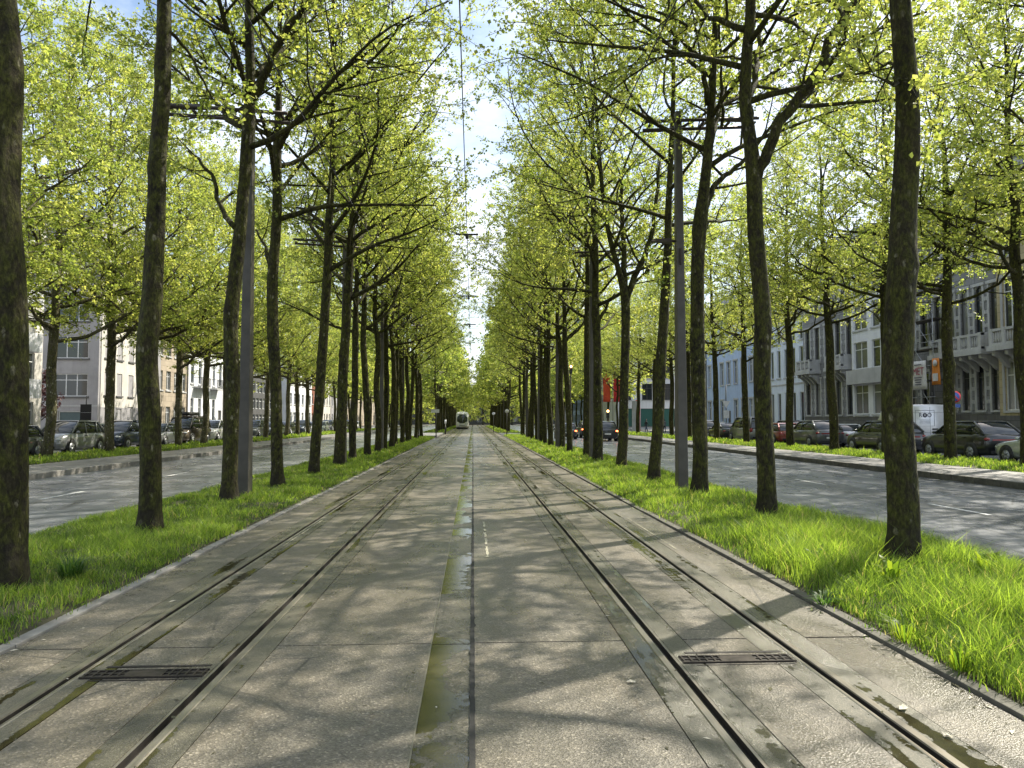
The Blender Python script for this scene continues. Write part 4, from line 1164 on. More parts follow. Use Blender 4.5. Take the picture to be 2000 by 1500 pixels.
right_house('town_house', 'far grey house row closing the right side', 27.4, 168.5, 235, 15, [(1.2, 2.4), (5, 2.4), (9, 2.2)], 'w_grey', cols=16, seed=31, roof='mansard')

house('apartment_building', 'long dark building closing the far end of the avenue', (-55, 262, 0), 0, 110, 13, [(1+3.1*i, 1.8) for i in range(4)], 'w_dark', cols=26, win_w=1.6, cat='building', seed=40, cornice=False, sill=False)
# scaffolding in front of the stone house
sc_ = empty('scaffolding', (30.5, 47.6, .27)); tag(sc_, 'steel tube scaffolding with planks in front of the old stone house', 'scaffolding')
for yy in (0, 1.9, 3.7):
    for xx in (0, 1.0):
        m = MB(); m.tube([(xx, yy, 0), (xx, yy, 10.3)], .03, 6); m.build('upright', M['steel'], sc_)
for i, z in enumerate((2.0, 4.1, 6.2, 8.2, 10.2)):
    m = MB()
    m.box(.03, .97, -.15, 3.85, z, z + .06); m.build('deck', M['pole_dark'], sc_)
    m = MB()
    for dz in (.5, 1.0):
        if z + dz < 10.4: m.tube([(-.03, -.2, z + dz), (-.03, 3.9, z + dz)], .022, 5)
    m.tube([(-.04, 0, z-2.0), (-.04, 1.9, z)], .02, 5)
    m.build('rail', M['steel'], sc_)

FONT = None
def text_mesh(name, s, size, mat, parent, loc, rot, thick=.004, sx=1.0):
    cu = bpy.data.curves.new(name, 'FONT'); cu.body = s; cu.size = size; cu.extrude = thick; cu.align_x = 'CENTER'; cu.align_y = 'CENTER'
    o = bpy.data.objects.new(name, cu); COL.objects.link(o)
    dg = bpy.context.evaluated_depsgraph_get(); me = bpy.data.meshes.new_from_object(o.evaluated_get(dg)); bpy.data.objects.remove(o)
    me.name = name; me.materials.clear(); me.materials.append(mat)
    o = link_mesh(name, me, parent); o.location = loc; o.rotation_euler = rot; o.scale = (sx, 1, 1)
    return o
def banner(label, y, z, w, h, basec, parts_fn):
    root = empty('cloth_banner', (30.38, y, z), RZ_); tag(root, label, 'banner', None)
    m = MB(); n = 6; vs = []; fs = []
    for j in range(n+1):
        for i in range(n+1):
            u = i/n - .5; v = j/n
            vs.append((u*w + .03*v, .03*math.sin(u*9 + v*3), -v*h))
    for j in range(n):
        for i in range(n): a = j*(n+1) + i; fs.append((a, a+1, a+n+2, a+n+1))
    m.add(vs, fs, 0, True); o = m.build('cloth', basec, root); s_ = o.modifiers.new('s', 'SOLIDIFY'); s_.thickness = .01
    parts_fn(root)
    return root
M['orange'] = simple('orange_print', (0.65, 0.22, 0.03), 0.7)
M['crimson'] = simple('dark_red_print', (0.30, 0.04, 0.06), 0.7)
M['ink'] = simple('dark_print', (0.06, 0.06, 0.09), 0.7)
M['bannerw'] = simple('white_banner_cloth', (0.62, 0.60, 0.60), 0.8)
def _b1(root):
    text_mesh('lettering', 'MET', .72, M['crimson'], root, (.02, -.05, -.72), (R(90), 0, 0), sx=.95)
    m = MB()
    for i, (w_, z_) in enumerate(((.9, -.25), (1.0, -1.12), (.85, -1.28), (.7, -1.44), (.8, -1.6))):
        m.box(-w_*.45, w_*.45, -.052, -.045, z_ - .035, z_ + .025)
    m.build('print', M['ink'], root)
banner('white cloth banner reading MET hung on the scaffolding', 49.1, 5.75, 1.75, 1.95, M['bannerw'], _b1)
def _b2(root):
    m = MB(); m.cyl((0, -.05, -.32), (0, 1, 0), .22, .012, 20); m.build('disc', M['bannerw'], root)
    m = MB(); m.box(-.28, .28, -.052, -.045, -1.5, -1.0); m.build('print', M['bannerw'], root)
banner('orange and white cloth banner hung on the scaffolding', 47.2, 5.8, .85, 1.75, M['orange'], _b2)

# ------------------------------------------------------------------ poles, lamps, wires
def pole(Y, s, h, label, lum=None, arm=True):
    X = 5.07*s
    root = empty('tram_pole', (X, Y, 0)); tag(root, label, 'pole', 'tall metal poles in the track verges')
    m = MB(); a0, b0, a1, b1 = .125, .17, .075, .10
    m.add([(-a0,-b0,-.1),(a0,-b0,-.1),(a0,b0,-.1),(-a0,b0,-.1),(-a1,-b1,h),(a1,-b1,h),(a1,b1,h),(-a1,b1,h)], [(0,3,2,1),(4,5,6,7),(0,1,5,4),(1,2,6,5),(2,3,7,6),(3,0,4,7)])
    m.build('shaft', M['pole'], root, bevel=.02)
    m = MB(); m.box(-.16, .16, -.205, .205, -.05, .04); m.build('base_plate', M['pole_dark'], root)
    if arm:
        za = h - .35; m = MB()
        for (yy, zz) in ((-.14, .09), (.14, -.02)):
            p0 = Vector((s*2.0, yy, za + .10 + zz)); p1 = Vector((-s*.85, yy, za - .05 + zz))
            m.tube([p0, p1], .042, 6)
        for i in range(5):
            x = s*(1.9 - i*.65); m.box(x-.03, x+.03, -.14, .14, za + .02 + .05*s*x/2, za + .06 + .05*s*x/2)
        m.build('cross_arm', M['pole_dark'], root)
        for k_, x in enumerate((s*1.45, )):
            m = MB(); m.box(x-.42, x+.42, -.10, .10, za + .17, za + .23); m.build('lamp_head', M['pole_dark'], root)
    if lum:
        m = MB(); m.tube([(0, 0, lum), (-s*.25, 0, lum + .01)], .03, 6)
        m.add(*[[(-s*.2, -.11, lum-.04), (-s*.72, -.09, lum-.02), (-s*.72, .09, lum-.02), (-s*.2, .11, lum-.04), (-s*.24, -.07, lum+.07), (-s*.66, -.05, lum+.04), (-s*.66, .05, lum+.04), (-s*.24, .07, lum+.07)],
                 [(0,1,2,3),(7,6,5,4),(0,4,5,1),(1,5,6,2),(2,6,7,3),(3,7,4,0)]])
        m.build('lamp_head', M['pole_dark'], root)
        m = MB(); m.box(-.02, .02, -.175, -.12, lum-.6, lum-.2); m.build('clamp', M['pole_dark'], root)
    return root
PL = [(16.9, 9.0), (29.4, 9.0), (41.5, 9.0), (54, 9.0), (67, 9.0), (108, 9.0), (122, 9), (136, 9), (150, 9), (164, 9)]
PRr = [(17.9, 9.4), (31.4, 9.2), (44.5, 9.2), (57, 9.2), (70, 9.2), (108, 9.2), (122, 9), (136, 9), (150, 9), (164, 9)]
for i, (Y, h) in enumerate(PL):
    lab = 'grey tapered metal pole with cross arm, %s from the camera on the left' % ORD[i] if Y < 100 else 'distant metal pole in the left verge beyond the crossing'
    pole(Y, -1, h, lab, lum=6.9 if i in (2, 4) else None)
for i, (Y, h) in enumerate(PRr):
    lab = 'grey tapered metal pole with cross arm, %s from the camera on the right' % ORD[i] if Y < 100 else 'distant metal pole in the right verge beyond the crossing'
    pole(Y, 1, h, lab, lum=6.15 if i in (0, 2, 4) else None)
def wire(name, pts, r, label, cat='wire', group=None, mat='wire'):
    m = MB(); m.tube(pts, r, 5); return tag(m.build(name, M[mat], fixn=False), label, cat, group)
def sag(p0, p1, d, n=8):
    p0, p1 = Vector(p0), Vector(p1)
    return [p0.lerp(p1, i/n) - Vector((0, 0, d*4*(i/n)*(1-i/n))) for i in range(n+1)]
# central feeder wire carried on the span wires
cp = []; ysp = [(4, 9.4), (29.4, 9.25), (41.5, 8.95), (54, 8.9), (67, 8.8), (84, 8.7), (108, 8.7), (122, 8.7), (136, 8.7), (150, 8.7), (164, 8.7)]
for (a, za), (b, zb) in zip(ysp[:-1], ysp[1:]): cp += sag((-.26, a, za), (-.26, b, zb), .12 if a > 5 else .15, 5)[:-1]
wire('feeder_wire', cp, .013, 'dark feeder wire running overhead along the middle of the tracks')
for X, lab in ((-2.25, 'thin contact wire hanging above the left tram track'), (1.93, 'thin contact wire hanging above the right tram track')):
    wire('contact_wire', [(X, y, 5.75) for y in (2, 60, 164)], .008, lab)
for i, (Y, h) in enumerate(PL[1:]):
    lab = 'cross span wire between the %s pair of poles' % ORD[i+1] if Y < 100 else 'distant cross span wire beyond the crossing'
    z = 8.7 if i else 9.15
    o = wire('span_wire', sag((-5.0, Y, z), (5.0, PRr[i+1][0] if Y < 100 else Y, z), -.0 + .12, 10), .009, lab, 'wire', 'span wires across the tracks')
    root = empty('wire_insulator', (-.26, Y + .0, z)); tag(root, ('insulator bar on the feeder wire at the %s pole' % ORD[i+1]) if Y < 100 else 'distant insulator bar on the feeder wire', 'insulator', 'insulators on the feeder wire')
    m = MB(); m.box(-.45, .45, -.03, .03, -.03, .03); m.build('bar', M['wire'], root)
    m = MB(); m.tube([(0, 0, -.03), (0, 0, -.16), (0, 0, -.2)], [.05, .07, .02], 8); m.build('insulator_body', M['wire'], root)
# contact wire span with hangers near the crossing
for Y in (84, 96):
    o = wire('span_wire', sag((-6.5, Y, 7.6), (6.5, Y, 7.6), .2, 10), .012, 'span wire over the crossing, %s' % ('nearer one' if Y == 84 else 'farther one'), 'wire', 'span wires across the tracks')

# ------------------------------------------------------------------ vehicles
def loft(m, secs, mi=0, cap=True):
    n = len(secs[0]); vs = [p for s_ in secs for p in s_]; fs = []
    for i in range(len(secs)-1):
        for k_ in range(n):
            k2 = (k_+1) % n; fs.append((i*n+k_, i*n+k2, (i+1)*n+k2, (i+1)*n+k_))
    if cap: fs += [tuple(range(n-1, -1, -1)), tuple((len(secs)-1)*n + k_ for k_ in range(n))]
    m.add(vs, fs, mi, True)
def car(label, loc, rz, paint, style='suv', rack=False, cat='car', group=None, lights_on=False, name='parked_car'):
    """local +y is the front of the car"""
    root = empty(name, loc, rz); tag(root, label, cat, group)
    P = PAINT[paint]
    if style == 'suv': L, W, H, belt, hood, ws, we, rs, re_ = 4.5, 1.86, 1.66, 1.02, 1.0, 1.15, .35, -1.55, -2.12
    elif style == 'coupe_suv': L, W, H, belt, hood, ws, we, rs, re_ = 4.55, 1.90, 1.66, 1.07, 1.0, 1.1, .30, -1.42, -2.12
    elif style == 'hatch': L, W, H, belt, hood, ws, we, rs, re_ = 4.1, 1.74, 1.47, .93, .88, 1.15, .35, -1.45, -1.92
    elif style == 'sedan': L, W, H, belt, hood, ws, we, rs, re_ = 4.6, 1.80, 1.43, .92, .86, .95, .15, -1.0, -1.65
    elif style == 'minivan': L, W, H, belt, hood, ws, we, rs, re_ = 4.8, 1.9, 1.92, 1.08, 1.05, 1.75, .85, -2.2, -2.36
    hw = W/2
    def sec(y, zb, zt, w_, top_in=.06):
        pts = [(-w_*.80, zb), (-w_*.96, zb+.10), (-w_, zb+.30), (-w_*.985, (zb+zt)/2+.12), (-w_*.965, zt-.07), (-w_*.965+top_in, zt), (0, zt+.025)]
        full = pts + [(-p[0], p[1]) for p in pts[-2::-1]]
        return [(p[0], y, p[1]) for p in full]
    f = L/2
    tail = belt + (.02 if style != 'sedan' else .04)
    st = [(f, .34, .62, hw*.72), (f-.06, .26, .74, hw*.86), (f-.30, .20, hood-.10, hw*.96), (f-.8, .19, hood, hw), (ws, .19, belt, hw), (0, .19, belt+.01, hw), (-1.2, .19, tail, hw), (-f+.5, .2, tail, hw*.99),
          (-f+.12, .26, tail-.02, hw*.93), (-f, .36, tail-.18, hw*.84)]
    m = MB(); loft(m, [sec(*s_) for s_ in st]); m.build('body', P, root)
    # greenhouse
    def gsec(y, z0, z1, w0, w1):
        pts = [(-w0, z0), (-(w0*.35+w1*.65), z0 + (z1-z0)*.72), (-w1, z1-.03), (-w1+.08, z1), (0, z1+.015)]
        full = pts + [(-p[0], p[1]) for p in pts[-2::-1]]
        return [(p[0], y, p[1]) for p in full]
    w0, w1 = hw*.93, hw*.74
    b_ = belt - .02
    m = MB(); loft(m, [gsec(ws+.02, b_, b_+.05, w0*.97, w0*.93), gsec(we, b_, H-.045, w0, w1), gsec((we+rs)/2, b_, H-.02, w0, w1), gsec(rs, b_, H-.06, w0, w1*.98), gsec(re_, b_, b_+.06, w0*.95, w0*.9)])
    m.build('window_glass', M['carglass'], root)
    # roof skin and pillars
    m = MB(); m.add([(-w1+.02, we+.02, H-.045+.006), (w1-.02, we+.02, H-.039), (w1-.02, rs-.02, H-.05), (-w1+.02, rs-.02, H-.05), (-w1+.06, we-.2, H+.014), (w1-.06, we-.2, H+.014), (w1-.06, rs+.2, H+.008), (-w1+.06, rs+.2, H+.008)],
                    [(0,1,5,4),(1,2,6,5),(2,3,7,6),(3,0,4,7),(4,5,6,7)])
    for s in (-1, 1):
        m.tube([(s*w0*.95, ws+.0, b_+.05), (s*(w1+.01), we, H-.05)], .035, 6)
        m.tube([(s*(w1+.012), we, H-.05), (s*(w1+.012), rs, H-.06)], .028, 6)
        m.tube([(s*(w1+.0), rs, H-.07), (s*w0*.93, re_, b_+.05)], .06, 6)
        m.tube([(s*(w0*1.0), -.15, b_), (s*(w1+.012), -.22, H-.05)], .03, 6)
        if style in ('suv', 'minivan'): m.tube([(s*(w0*1.0), rs+.35, b_), (s*(w1+.012), rs+.2, H-.05)], .05, 6)
    m.build('roof', P, root)
    # wheels
    wr = .34 if style in ('suv', 'coupe_suv', 'minivan') else .31
    for yy in (f-.85, -f+.85):
        for s in (-1, 1):
            m = MB(); m.cyl((s*(hw-.10), yy, wr+.03), (1, 0, 0), wr+.07, .225, 22); m.build('wheel_arch', M['black'], root)
            m = MB(); m.cyl((s*(hw-.10), yy, wr), (1, 0, 0), wr, .235, 22); m.cyl((s*(hw+.004), yy, wr), (1, 0, 0), wr*.9, .03, 22)
            wo = m.build('wheel', M['rubber'], root)
            m = MB(); m.cyl((s*(hw+.012), yy, wr), (1, 0, 0), wr*.66, .03, 20)
            for k_ in range(5):
                a = k_*1.2566; m.tube([(s*(hw+.03), yy, wr), (s*(hw+.03), yy + math.cos(a)*wr*.6, wr + math.sin(a)*wr*.6)], .028, 5)
            m.build('rim', M['steel'], wo)
    # lamps, plates, mirrors, bumpers
    for s in (-1, 1):
        m = MB(); m.ball((s*hw*.72, f-.13, hood-.27 if style != 'sedan' else .62), .17, .10, .07, 10, 6); m.build('headlight', M['headlight'], root)
        m = MB()
        if style in ('coupe_suv',): m.box(s*hw*.3-.28 if s > 0 else -hw*.3-.28, s*hw*.3+.28 if s > 0 else -hw*.3+.28, -f-.01, -f+.1, tail-.26, tail-.19)
        m.ball((s*hw*.78, -f+.07, tail-.20), .15, .09, .075 if style != 'minivan' else .2, 10, 6)
        m.build('tail_light', M['lamp_red'] if lights_on else M['taillight'], root)
        m = MB(); m.ball((s*(hw+.07), ws-.22, belt+.06), .10, .07, .07, 10, 6); m.tube([(s*(hw-.05), ws-.22, belt+.02), (s*(hw+.05), ws-.22, belt+.04)], .02, 5); m.build('mirror', P, root)
        for yy in (.05, -.95):
            m = MB(); m.box(min(s*(hw-.03), s*(hw+.012)), max(s*(hw-.03), s*(hw+.012)), yy-.16, yy-.02, belt-.14, belt-.11); m.build('door_handle', M['black'], root)
    m = MB(); m.box(-hw*.62, hw*.62, f-.02, f+.012, .30, .40); m.box(-hw*.45, hw*.45, f-.04, f+.006, .50, .60); m.box(-hw*.7, hw*.7, -f-.012, -f+.1, .30, .42); m.build('grille', M['black'], root)
    m = MB(); m.box(-.26, .26, f+.012, f+.022, .40, .50); m.build('number_plate', M['white'], root)
    m = MB(); m.box(-.26, .26, -f-.022, -f-.010, .56, .66); m.build('number_plate', M['white'], root)
    if rack:
        m = MB()
        for yy in (.1, -1.1): m.box(-w1, w1, yy-.03, yy+.03, H+.02, H+.06)
        m.build('roof_rack', M['black'], root)
        if rack == 'box':
            m = MB(); loft(m, [[(x*q_, y_, H+.08+z_) for x, z_ in ((-.38, 0), (-.42, .12), (-.34, .26), (.34, .26), (.42, .12), (.38, 0))] for y_, q_ in ((.7, .7), (.5, 1), (-1.2, 1), (-1.4, .85))])
            m.build('roof_box', M['black'], root)
    return root
GP, GQ = 'cars parked beyond the left road', 'cars parked beyond the right road'
FACE_CAM, AWAY = R(180), 0
cz = .055
# left row faces the camera
car('dark car half hidden at the left edge, facing the camera', (-20.9, 34.2, cz), FACE_CAM, 'darkgrey', 'hatch', group=GP)
car('grey car facing the camera between the two nearest pale trunks', (-20.7, 39.2, cz), FACE_CAM, 'grey', 'suv', group=GP)
car('white hatchback right behind the grey car by the leaning pale trunk', (-23.0, 45.6, cz), FACE_CAM, 'white', 'hatch', group=GP)
car('black car facing the camera right of the leaning pale trunk', (-20.7, 45.2, cz), FACE_CAM, 'navy', 'suv', group=GP)
car('grey car in front of the beige house, left of the minivan', (-20.7, 50.4, cz), FACE_CAM, 'grey', 'hatch', group=GP)
car('brownish minivan with a black roof box in front of the beige house', (-20.8, 55.4, cz), FACE_CAM, 'bronze', 'minivan', 'box', group=GP)
car('black car with roof rack parked behind the minivan', (-23.0, 63.6, cz), FACE_CAM, 'black', 'suv', True, group=GP)
car('white off-roader facing the camera in front of the white house', (-20.7, 60.4, cz), FACE_CAM, 'white', 'suv', group=GP)
for i in range(12):
    car('distant car parked beyond the white off-roader on the left', (-20.8 - .2*(i % 2), 66.5 + 6.1*i, cz), FACE_CAM, ['silver', 'darkgrey', 'grey', 'black', 'navy', 'white'][i % 6], ['hatch', 'suv', 'sedan'][i % 3], group='distant cars parked on the left')
# right row seen from behind
car('pale green-grey hatchback cut by the trunk at the right edge', (21.7, 26.6, cz), AWAY, 'silver', 'sedan', group=GQ)
car('black car with rear spoiler parked left of the pale hatchback', (21.9, 31.8, cz), AWAY, 'black', 'coupe_suv', group=GQ)
car('black car with red light bar partly behind the thickest trunk', (21.3, 37.6, cz), AWAY, 'black', 'coupe_suv', group=GQ)
car('white car seen from behind beside the black car on the right', (23.7, 46.8, cz), AWAY, 'white', 'sedan', group=GQ)
car('large dark grey car seen from behind, behind a dark outer trunk', (21.5, 46.0, cz), AWAY, 'darkgrey', 'coupe_suv', group=GQ)
car('dark red car parked left of the large dark grey car', (21.7, 51.8, cz), AWAY, 'red', 'hatch', group=GQ)
car('dark car behind the red car near the curved trunk', (23.8, 54.8, cz), AWAY, 'navy', 'suv', group=GQ)
car('silver car with red tail light near the curved trunk', (21.7, 57.4, cz), AWAY, 'grey', 'minivan', group=GQ)
car('black car seen from behind in front of the pale blue house', (21.7, 63.4, cz), AWAY, 'black', 'sedan', group=GQ)
car('dark car last in the right parked row before the corner shop', (21.7, 69.8, cz), AWAY, 'black', 'suv', group=GQ)
# driving cars
car('dark car driving away with lit tail lights on the right road', (11.0, 62.5, -.02), AWAY, 'black', 'suv', group='cars driving on the right road', lights_on=True, name='driving_car')
car('grey car driving away farther ahead on the right road', (8.6, 69, -.02), AWAY, 'darkgrey', 'hatch', group='cars driving on the right road', lights_on=True, name='driving_car')
car('black car beside the grey one on the right road, seen between trunks', (11.4, 74, -.02), AWAY, 'black', 'suv', group='cars driving on the right road', lights_on=True, name='driving_car')

# white van
def van(label, loc, rz):
    root = empty('delivery_van', loc, rz); tag(root, label, 'van')
    W, H, L = 2.05, 2.5, 4.4; hw = W/2; f = L/2
    def sec(y, zb, zt, w_, r=.12): 
        pts = [(-w_, zb), (-w_, zb+.9), (-w_*.985, zt-.3), (-w_*.95, zt-r), (-w_*.95+r, zt), (0, zt+.02)]
        full = pts + [(-p[0], p[1]) for p in pts[-2::-1]]
        return [(p[0], y, p[1]) for p in full]
    m = MB(); loft(m, [sec(-f, .42, H-.06, hw*.97), sec(-f+.08, .35, H, hw), sec(.5, .35, H, hw), sec(.75, .35, H-.12, hw), sec(1.45, .35, 1.35, hw), sec(f-.1, .35, 1.05, hw*.95), sec(f, .4, .8, hw*.85)]); m.build('body', PAINT['white'], root)
    m = MB(); m.add([(-hw*.85, 1.42, 1.42), (hw*.85, 1.42, 1.42), (hw*.8, .84, H-.2), (-hw*.8, .84, H-.2)], [(0, 1, 2, 3)]); m.build('windshield', M['carglass'], root)
    m = MB()
    m.box(-.006, .006, -f-.008, -f+.02, .55, H-.12); m.box(-hw*.9, hw*.9, -f-.006, -f+.02, 1.02, 1.035); m.box(-hw*.9, hw*.9, -f-.006, -f+.02, H-.42, H-.41)
    m.box(-hw*.95, -hw*.95+.012, -f-.006, -f+.02, .55, H-.2); m.box(hw*.95-.012, hw*.95, -f-.006, -f+.02, .55, H-.2); m.build('door_seam', M['cloth2'], root)
    m = MB(); m.box(-hw*.96, hw*.96, -f-.06, -f+.05, .32, .50); m.build('bumper', M['black'], root)
    m = MB(); m.box(.12, .42, -f-.03, -f, 1.16, 1.24); m.build('door_handle', M['black'], root)
    for s in (-1, 1):
        m = MB(); m.box(s*hw*.9-.06, s*hw*.9+.06, -f-.02, -f+.04, .8, 1.25); m.build('tail_light', M['taillight'], root)
        for yy in (f-1.0, -f+1.2):
            m = MB(); m.cyl((s*(hw-.1), yy, .36), (1, 0, 0), .35, .22, 20); wo = m.build('wheel', M['rubber'], root)
            m = MB(); m.cyl((s*(hw+.01), yy, .36), (1, 0, 0), .2, .03, 16); m.build('rim', M['steel'], wo)
    # round lettering panel on the rear door
    x0 = -.28
    m = MB(); w_, h_ = .52, .42; zc = 1.78
    for a, b, c, d in ((-w_, w_, -h_, -h_+.012), (-w_, w_, h_-.012, h_), (-w_, -w_+.012, -h_, h_), (w_-.012, w_, -h_, h_)): m.box(x0+a, x0+b, -f-.012, -f+.01, zc+c, zc+d)
    for k_ in range(4): m.box(x0-.3, x0+.3, -f-.012, -f+.01, zc-.10-.07*k_, zc-.085-.07*k_)
    m.build('lettering_panel', M['ink'], root)
    text_mesh('lettering', 'R', .30, M['ink'], root, (x0-.24, -f-.012, zc+.16), (R(90), 0, 0))
    m = MB(); m.cyl((x0, -f-.008, zc+.16), (0, 1, 0), .12, .012, 20); dsk = m.build('lettering_disc', M['ink'], root)
    text_mesh('lettering', 'B', .17, M['white'], root, (x0, -f-.018, zc+.16), (R(90), 0, 0), .002)
    text_mesh('lettering', 'O', .30, M['ink'], root, (x0+.25, -f-.012, zc+.16), (R(90), 0, 0))
van('white delivery van with small dark lettering on its rear door', (24.2, 40.4, cz), AWAY)

# tram
def tram(loc):
    root = empty('tram', loc, 0); tag(root, 'white modern tram with dark curved windshield coming along the left track', 'tram')
    hw = 1.15
    def sec(y, zb, zt, w_, r=.45):
        pts = [(-w_*.94, zb), (-w_, zb+.35), (-w_, zt-r*1.2), (-w_*.94, zt-r*.6), (-w_*.78, zt-r*.18), (-w_*.4, zt), (0, zt+.03)]
        full = pts + [(-p[0], p[1]) for p in pts[-2::-1]]
        return [(p[0], y, p[1]) for p in full]
    m = MB(); loft(m, [sec(-.75, .42, 1.15, hw*.72, .25), sec(-.6, .32, 1.5, hw*.84, .3), sec(-.25, .28, 2.6, hw*.93), sec(.25, .26, 3.15, hw), sec(1.2, .26, 3.3, hw), sec(29, .26, 3.3, hw), sec(30, .3, 3.1, hw*.95)])
    m.build('body', M['white'], root)
    m = MB(); n = 8; vs = []; fs = []
    for j in range(7):
        v = j/6; z = 1.12 + 1.68*v; yy = -.80 + .10*v + .50*v**2.4; w_ = hw*(.80 + .06*math.sin(v*3))*(1 - .18*v**4)
        for i in range(n+1):
            u = i/n*2 - 1; vs.append((u*w_, yy + .22*u*u, z))
    for j in range(6):
        for i in range(n): a = j*(n+1)+i; fs.append((a, a+1, a+n+2, a+n+1))
    m.add(vs, fs, 0, True); m.build('windshield', M['carglass'], root)
    for s in (-1, 1):
        m = MB(); m.ball((s*.72, -.70, .92), .14, .06, .07); m.build('headlight', M['headlight'], root)
        for k_ in range(5):
            m = MB(); m.box(min(s*(hw-.02), s*(hw+.008)), max(s*(hw-.02), s*(hw+.008)), 1.2+5.6*k_, 6.2+5.6*k_, 1.15, 2.45); m.build('side_window', M['carglass'], root)
    m = MB(); m.box(-hw*.9, hw*.9, -.45, 29.8, .03, .255); m.build('underframe', M['black'], root)
    m = MB(); m.box(-.5, .5, -.765, -.70, .60, .68); m.build('marking', M['ink'], root)
    m = MB(); m.tube([(0, 14, 3.35), (0, 12.5, 4.5), (0, 14, 5.7)], .04, 6); m.box(-.7, .7, 13.9, 14.1, 5.66, 5.71); m.build('pantograph', M['black'], root)
tram((-2.05, 141, .0))

# ------------------------------------------------------------------ signs, signals, people
def post_sign(name, label, cat, x, y, h, r=.035, z0=0.0, parts=()):
    root = empty(name, (x, y, z0)); tag(root, label, cat)
    m = MB(); m.tube([(0, 0, -.05), (0, 0, h)], r, 8); m.build('post', M['pole'], root)
    for (nm, fn, mat) in parts:
        m = MB(); fn(m); m.build(nm, M[mat], root)
    return root
# no parking sign with blue plate, behind the outer right tree
p = at(1864, 775, 29.6)
post_sign('parking_sign', 'round blue and red no parking sign with blue plate below', 'traffic sign', p.x, 29.6, 3.1, z0=.1, parts=[
    ('ring', lambda m: m.cyl((0, -.05, p.z-.1), (0, 1, 0), .24, .02, 28), 'red'), ('face', lambda m: m.cyl((0, -.062, p.z-.1), (0, 1, 0), .18, .012, 28), 'blue'),
    ('slash', lambda m: m.add([(-.15, -.072, p.z-.1+.11), (-.11, -.072, p.z-.1+.15), (.15, -.072, p.z-.1-.11), (.11, -.072, p.z-.1-.15)], [(0, 1, 2, 3)]), 'red'),
    ('plate', lambda m: m.box(-.2, .2, -.06, -.04, p.z-.54, p.z-.40), 'blue')])
# black backed sign board at the left
p1 = at(168, 806, 52)
post_sign('sign_board', 'black sign board on a post in front of the grey corner building', 'sign', p1.x, 52, 3.2, z0=.17, parts=[
    ('board', lambda m: (m.box(-.36, .36, -.05, .0, p1.z-.75, p1.z-.17), m.box(-.36, .36, -.05, .0, p1.z-.155, p1.z+.40)), 'black'), ('frame', lambda m: m.box(-.33, .33, -.056, -.05, p1.z-.165, p1.z-.155), 'white')])
# triangular sign
p2 = at(1418, 790, 74)
post_sign('warning_sign', 'pale triangular road sign on a grey post before the pale blue house', 'traffic sign', p2.x, 74, 5.2, .05, .1, parts=[
    ('triangle', lambda m: m.prism([(-.42, p2.z+.25), (.42, p2.z+.25), (0, p2.z-.5)], 'y', -.08, -.05), 'white'), ('panel', lambda m: m.box(-.3, .3, -.07, -.05, p2.z-1.5, p2.z-.7), 'white')])
def round_sign(label, px, py, Y, r=.21):
    q_ = at(px, py, Y)
    post_sign('round_sign', label, 'traffic sign', q_.x, Y, q_.z + .2, .05, parts=[('disc', lambda m: m.cyl((0, -.07, q_.z), (0, 1, 0), r, .03, 20), 'white')])
round_sign('white round sign on a grey post right of the tracks at the crossing', 990, 803, 78)
round_sign('small white round sign farther along, right of the tracks', 964, 808, 104)
q_ = at(852, 803, 72)
post_sign('stop_sign_board', 'white tram stop sign board on a post left of the tracks', 'sign', q_.x, 72, 3.0, .05, parts=[('board', lambda m: m.box(-.5, .3, -.06, -.03, q_.z-.15, q_.z+.18), 'white')])
def bollard(label, px, Y):
    q_ = at(px, 840, Y); root = empty('bollard', (q_.x, Y, 0)); tag(root, label, 'bollard')
    m = MB(); m.tube([(0, 0, -.05), (0, 0, .85), (0, 0, .95)], [.09, .09, .05], 10); m.build('body', M['black'], root)
    m = MB(); m.tube([(0, 0, 1.3), (0, 0, 1.75)], .1, 10); m.tube([(0, 0, .9), (0, 0, 1.3)], .02, 6); m.build('marker', M['white'], root)
bollard('short bollard with white top on the left tram platform', 870, 90)
def signal(label, px, py, Y, lit='lamp_amber', h=None):
    q_ = at(px, py, Y); root = empty('traffic_light', (q_.x, Y, 0)); tag(root, label, 'traffic light', 'lit traffic lights beyond the trunks')
    m = MB(); m.tube([(0, .12, -.05), (0, .12, q_.z + .2)], .06, 8); m.build('post', M['pole_dark'], root)
    m = MB(); m.box(-.16, .16, -.08, .08, q_.z-.75, q_.z+.18); hd = m.build('housing', M['black'], root)
    m = MB(); m.ball((0, -.09, q_.z), .13, .05, .13, 14, 8); m.build('lit_lamp', M[lit], hd)
    m = MB(); m.ball((0, -.085, q_.z-.3), .1, .03, .1); m.ball((0, -.085, q_.z-.58), .1, .03, .1); m.build('dark_lamp', M['carglass'], hd)
signal('lit amber-red traffic light by the right trackside trunks', 1022, 806, 81, 'lamp_red')
signal('high lit amber traffic light between right trunks', 1115, 716, 76)
signal('lit amber traffic light above the driving car', 1187, 803, 80)
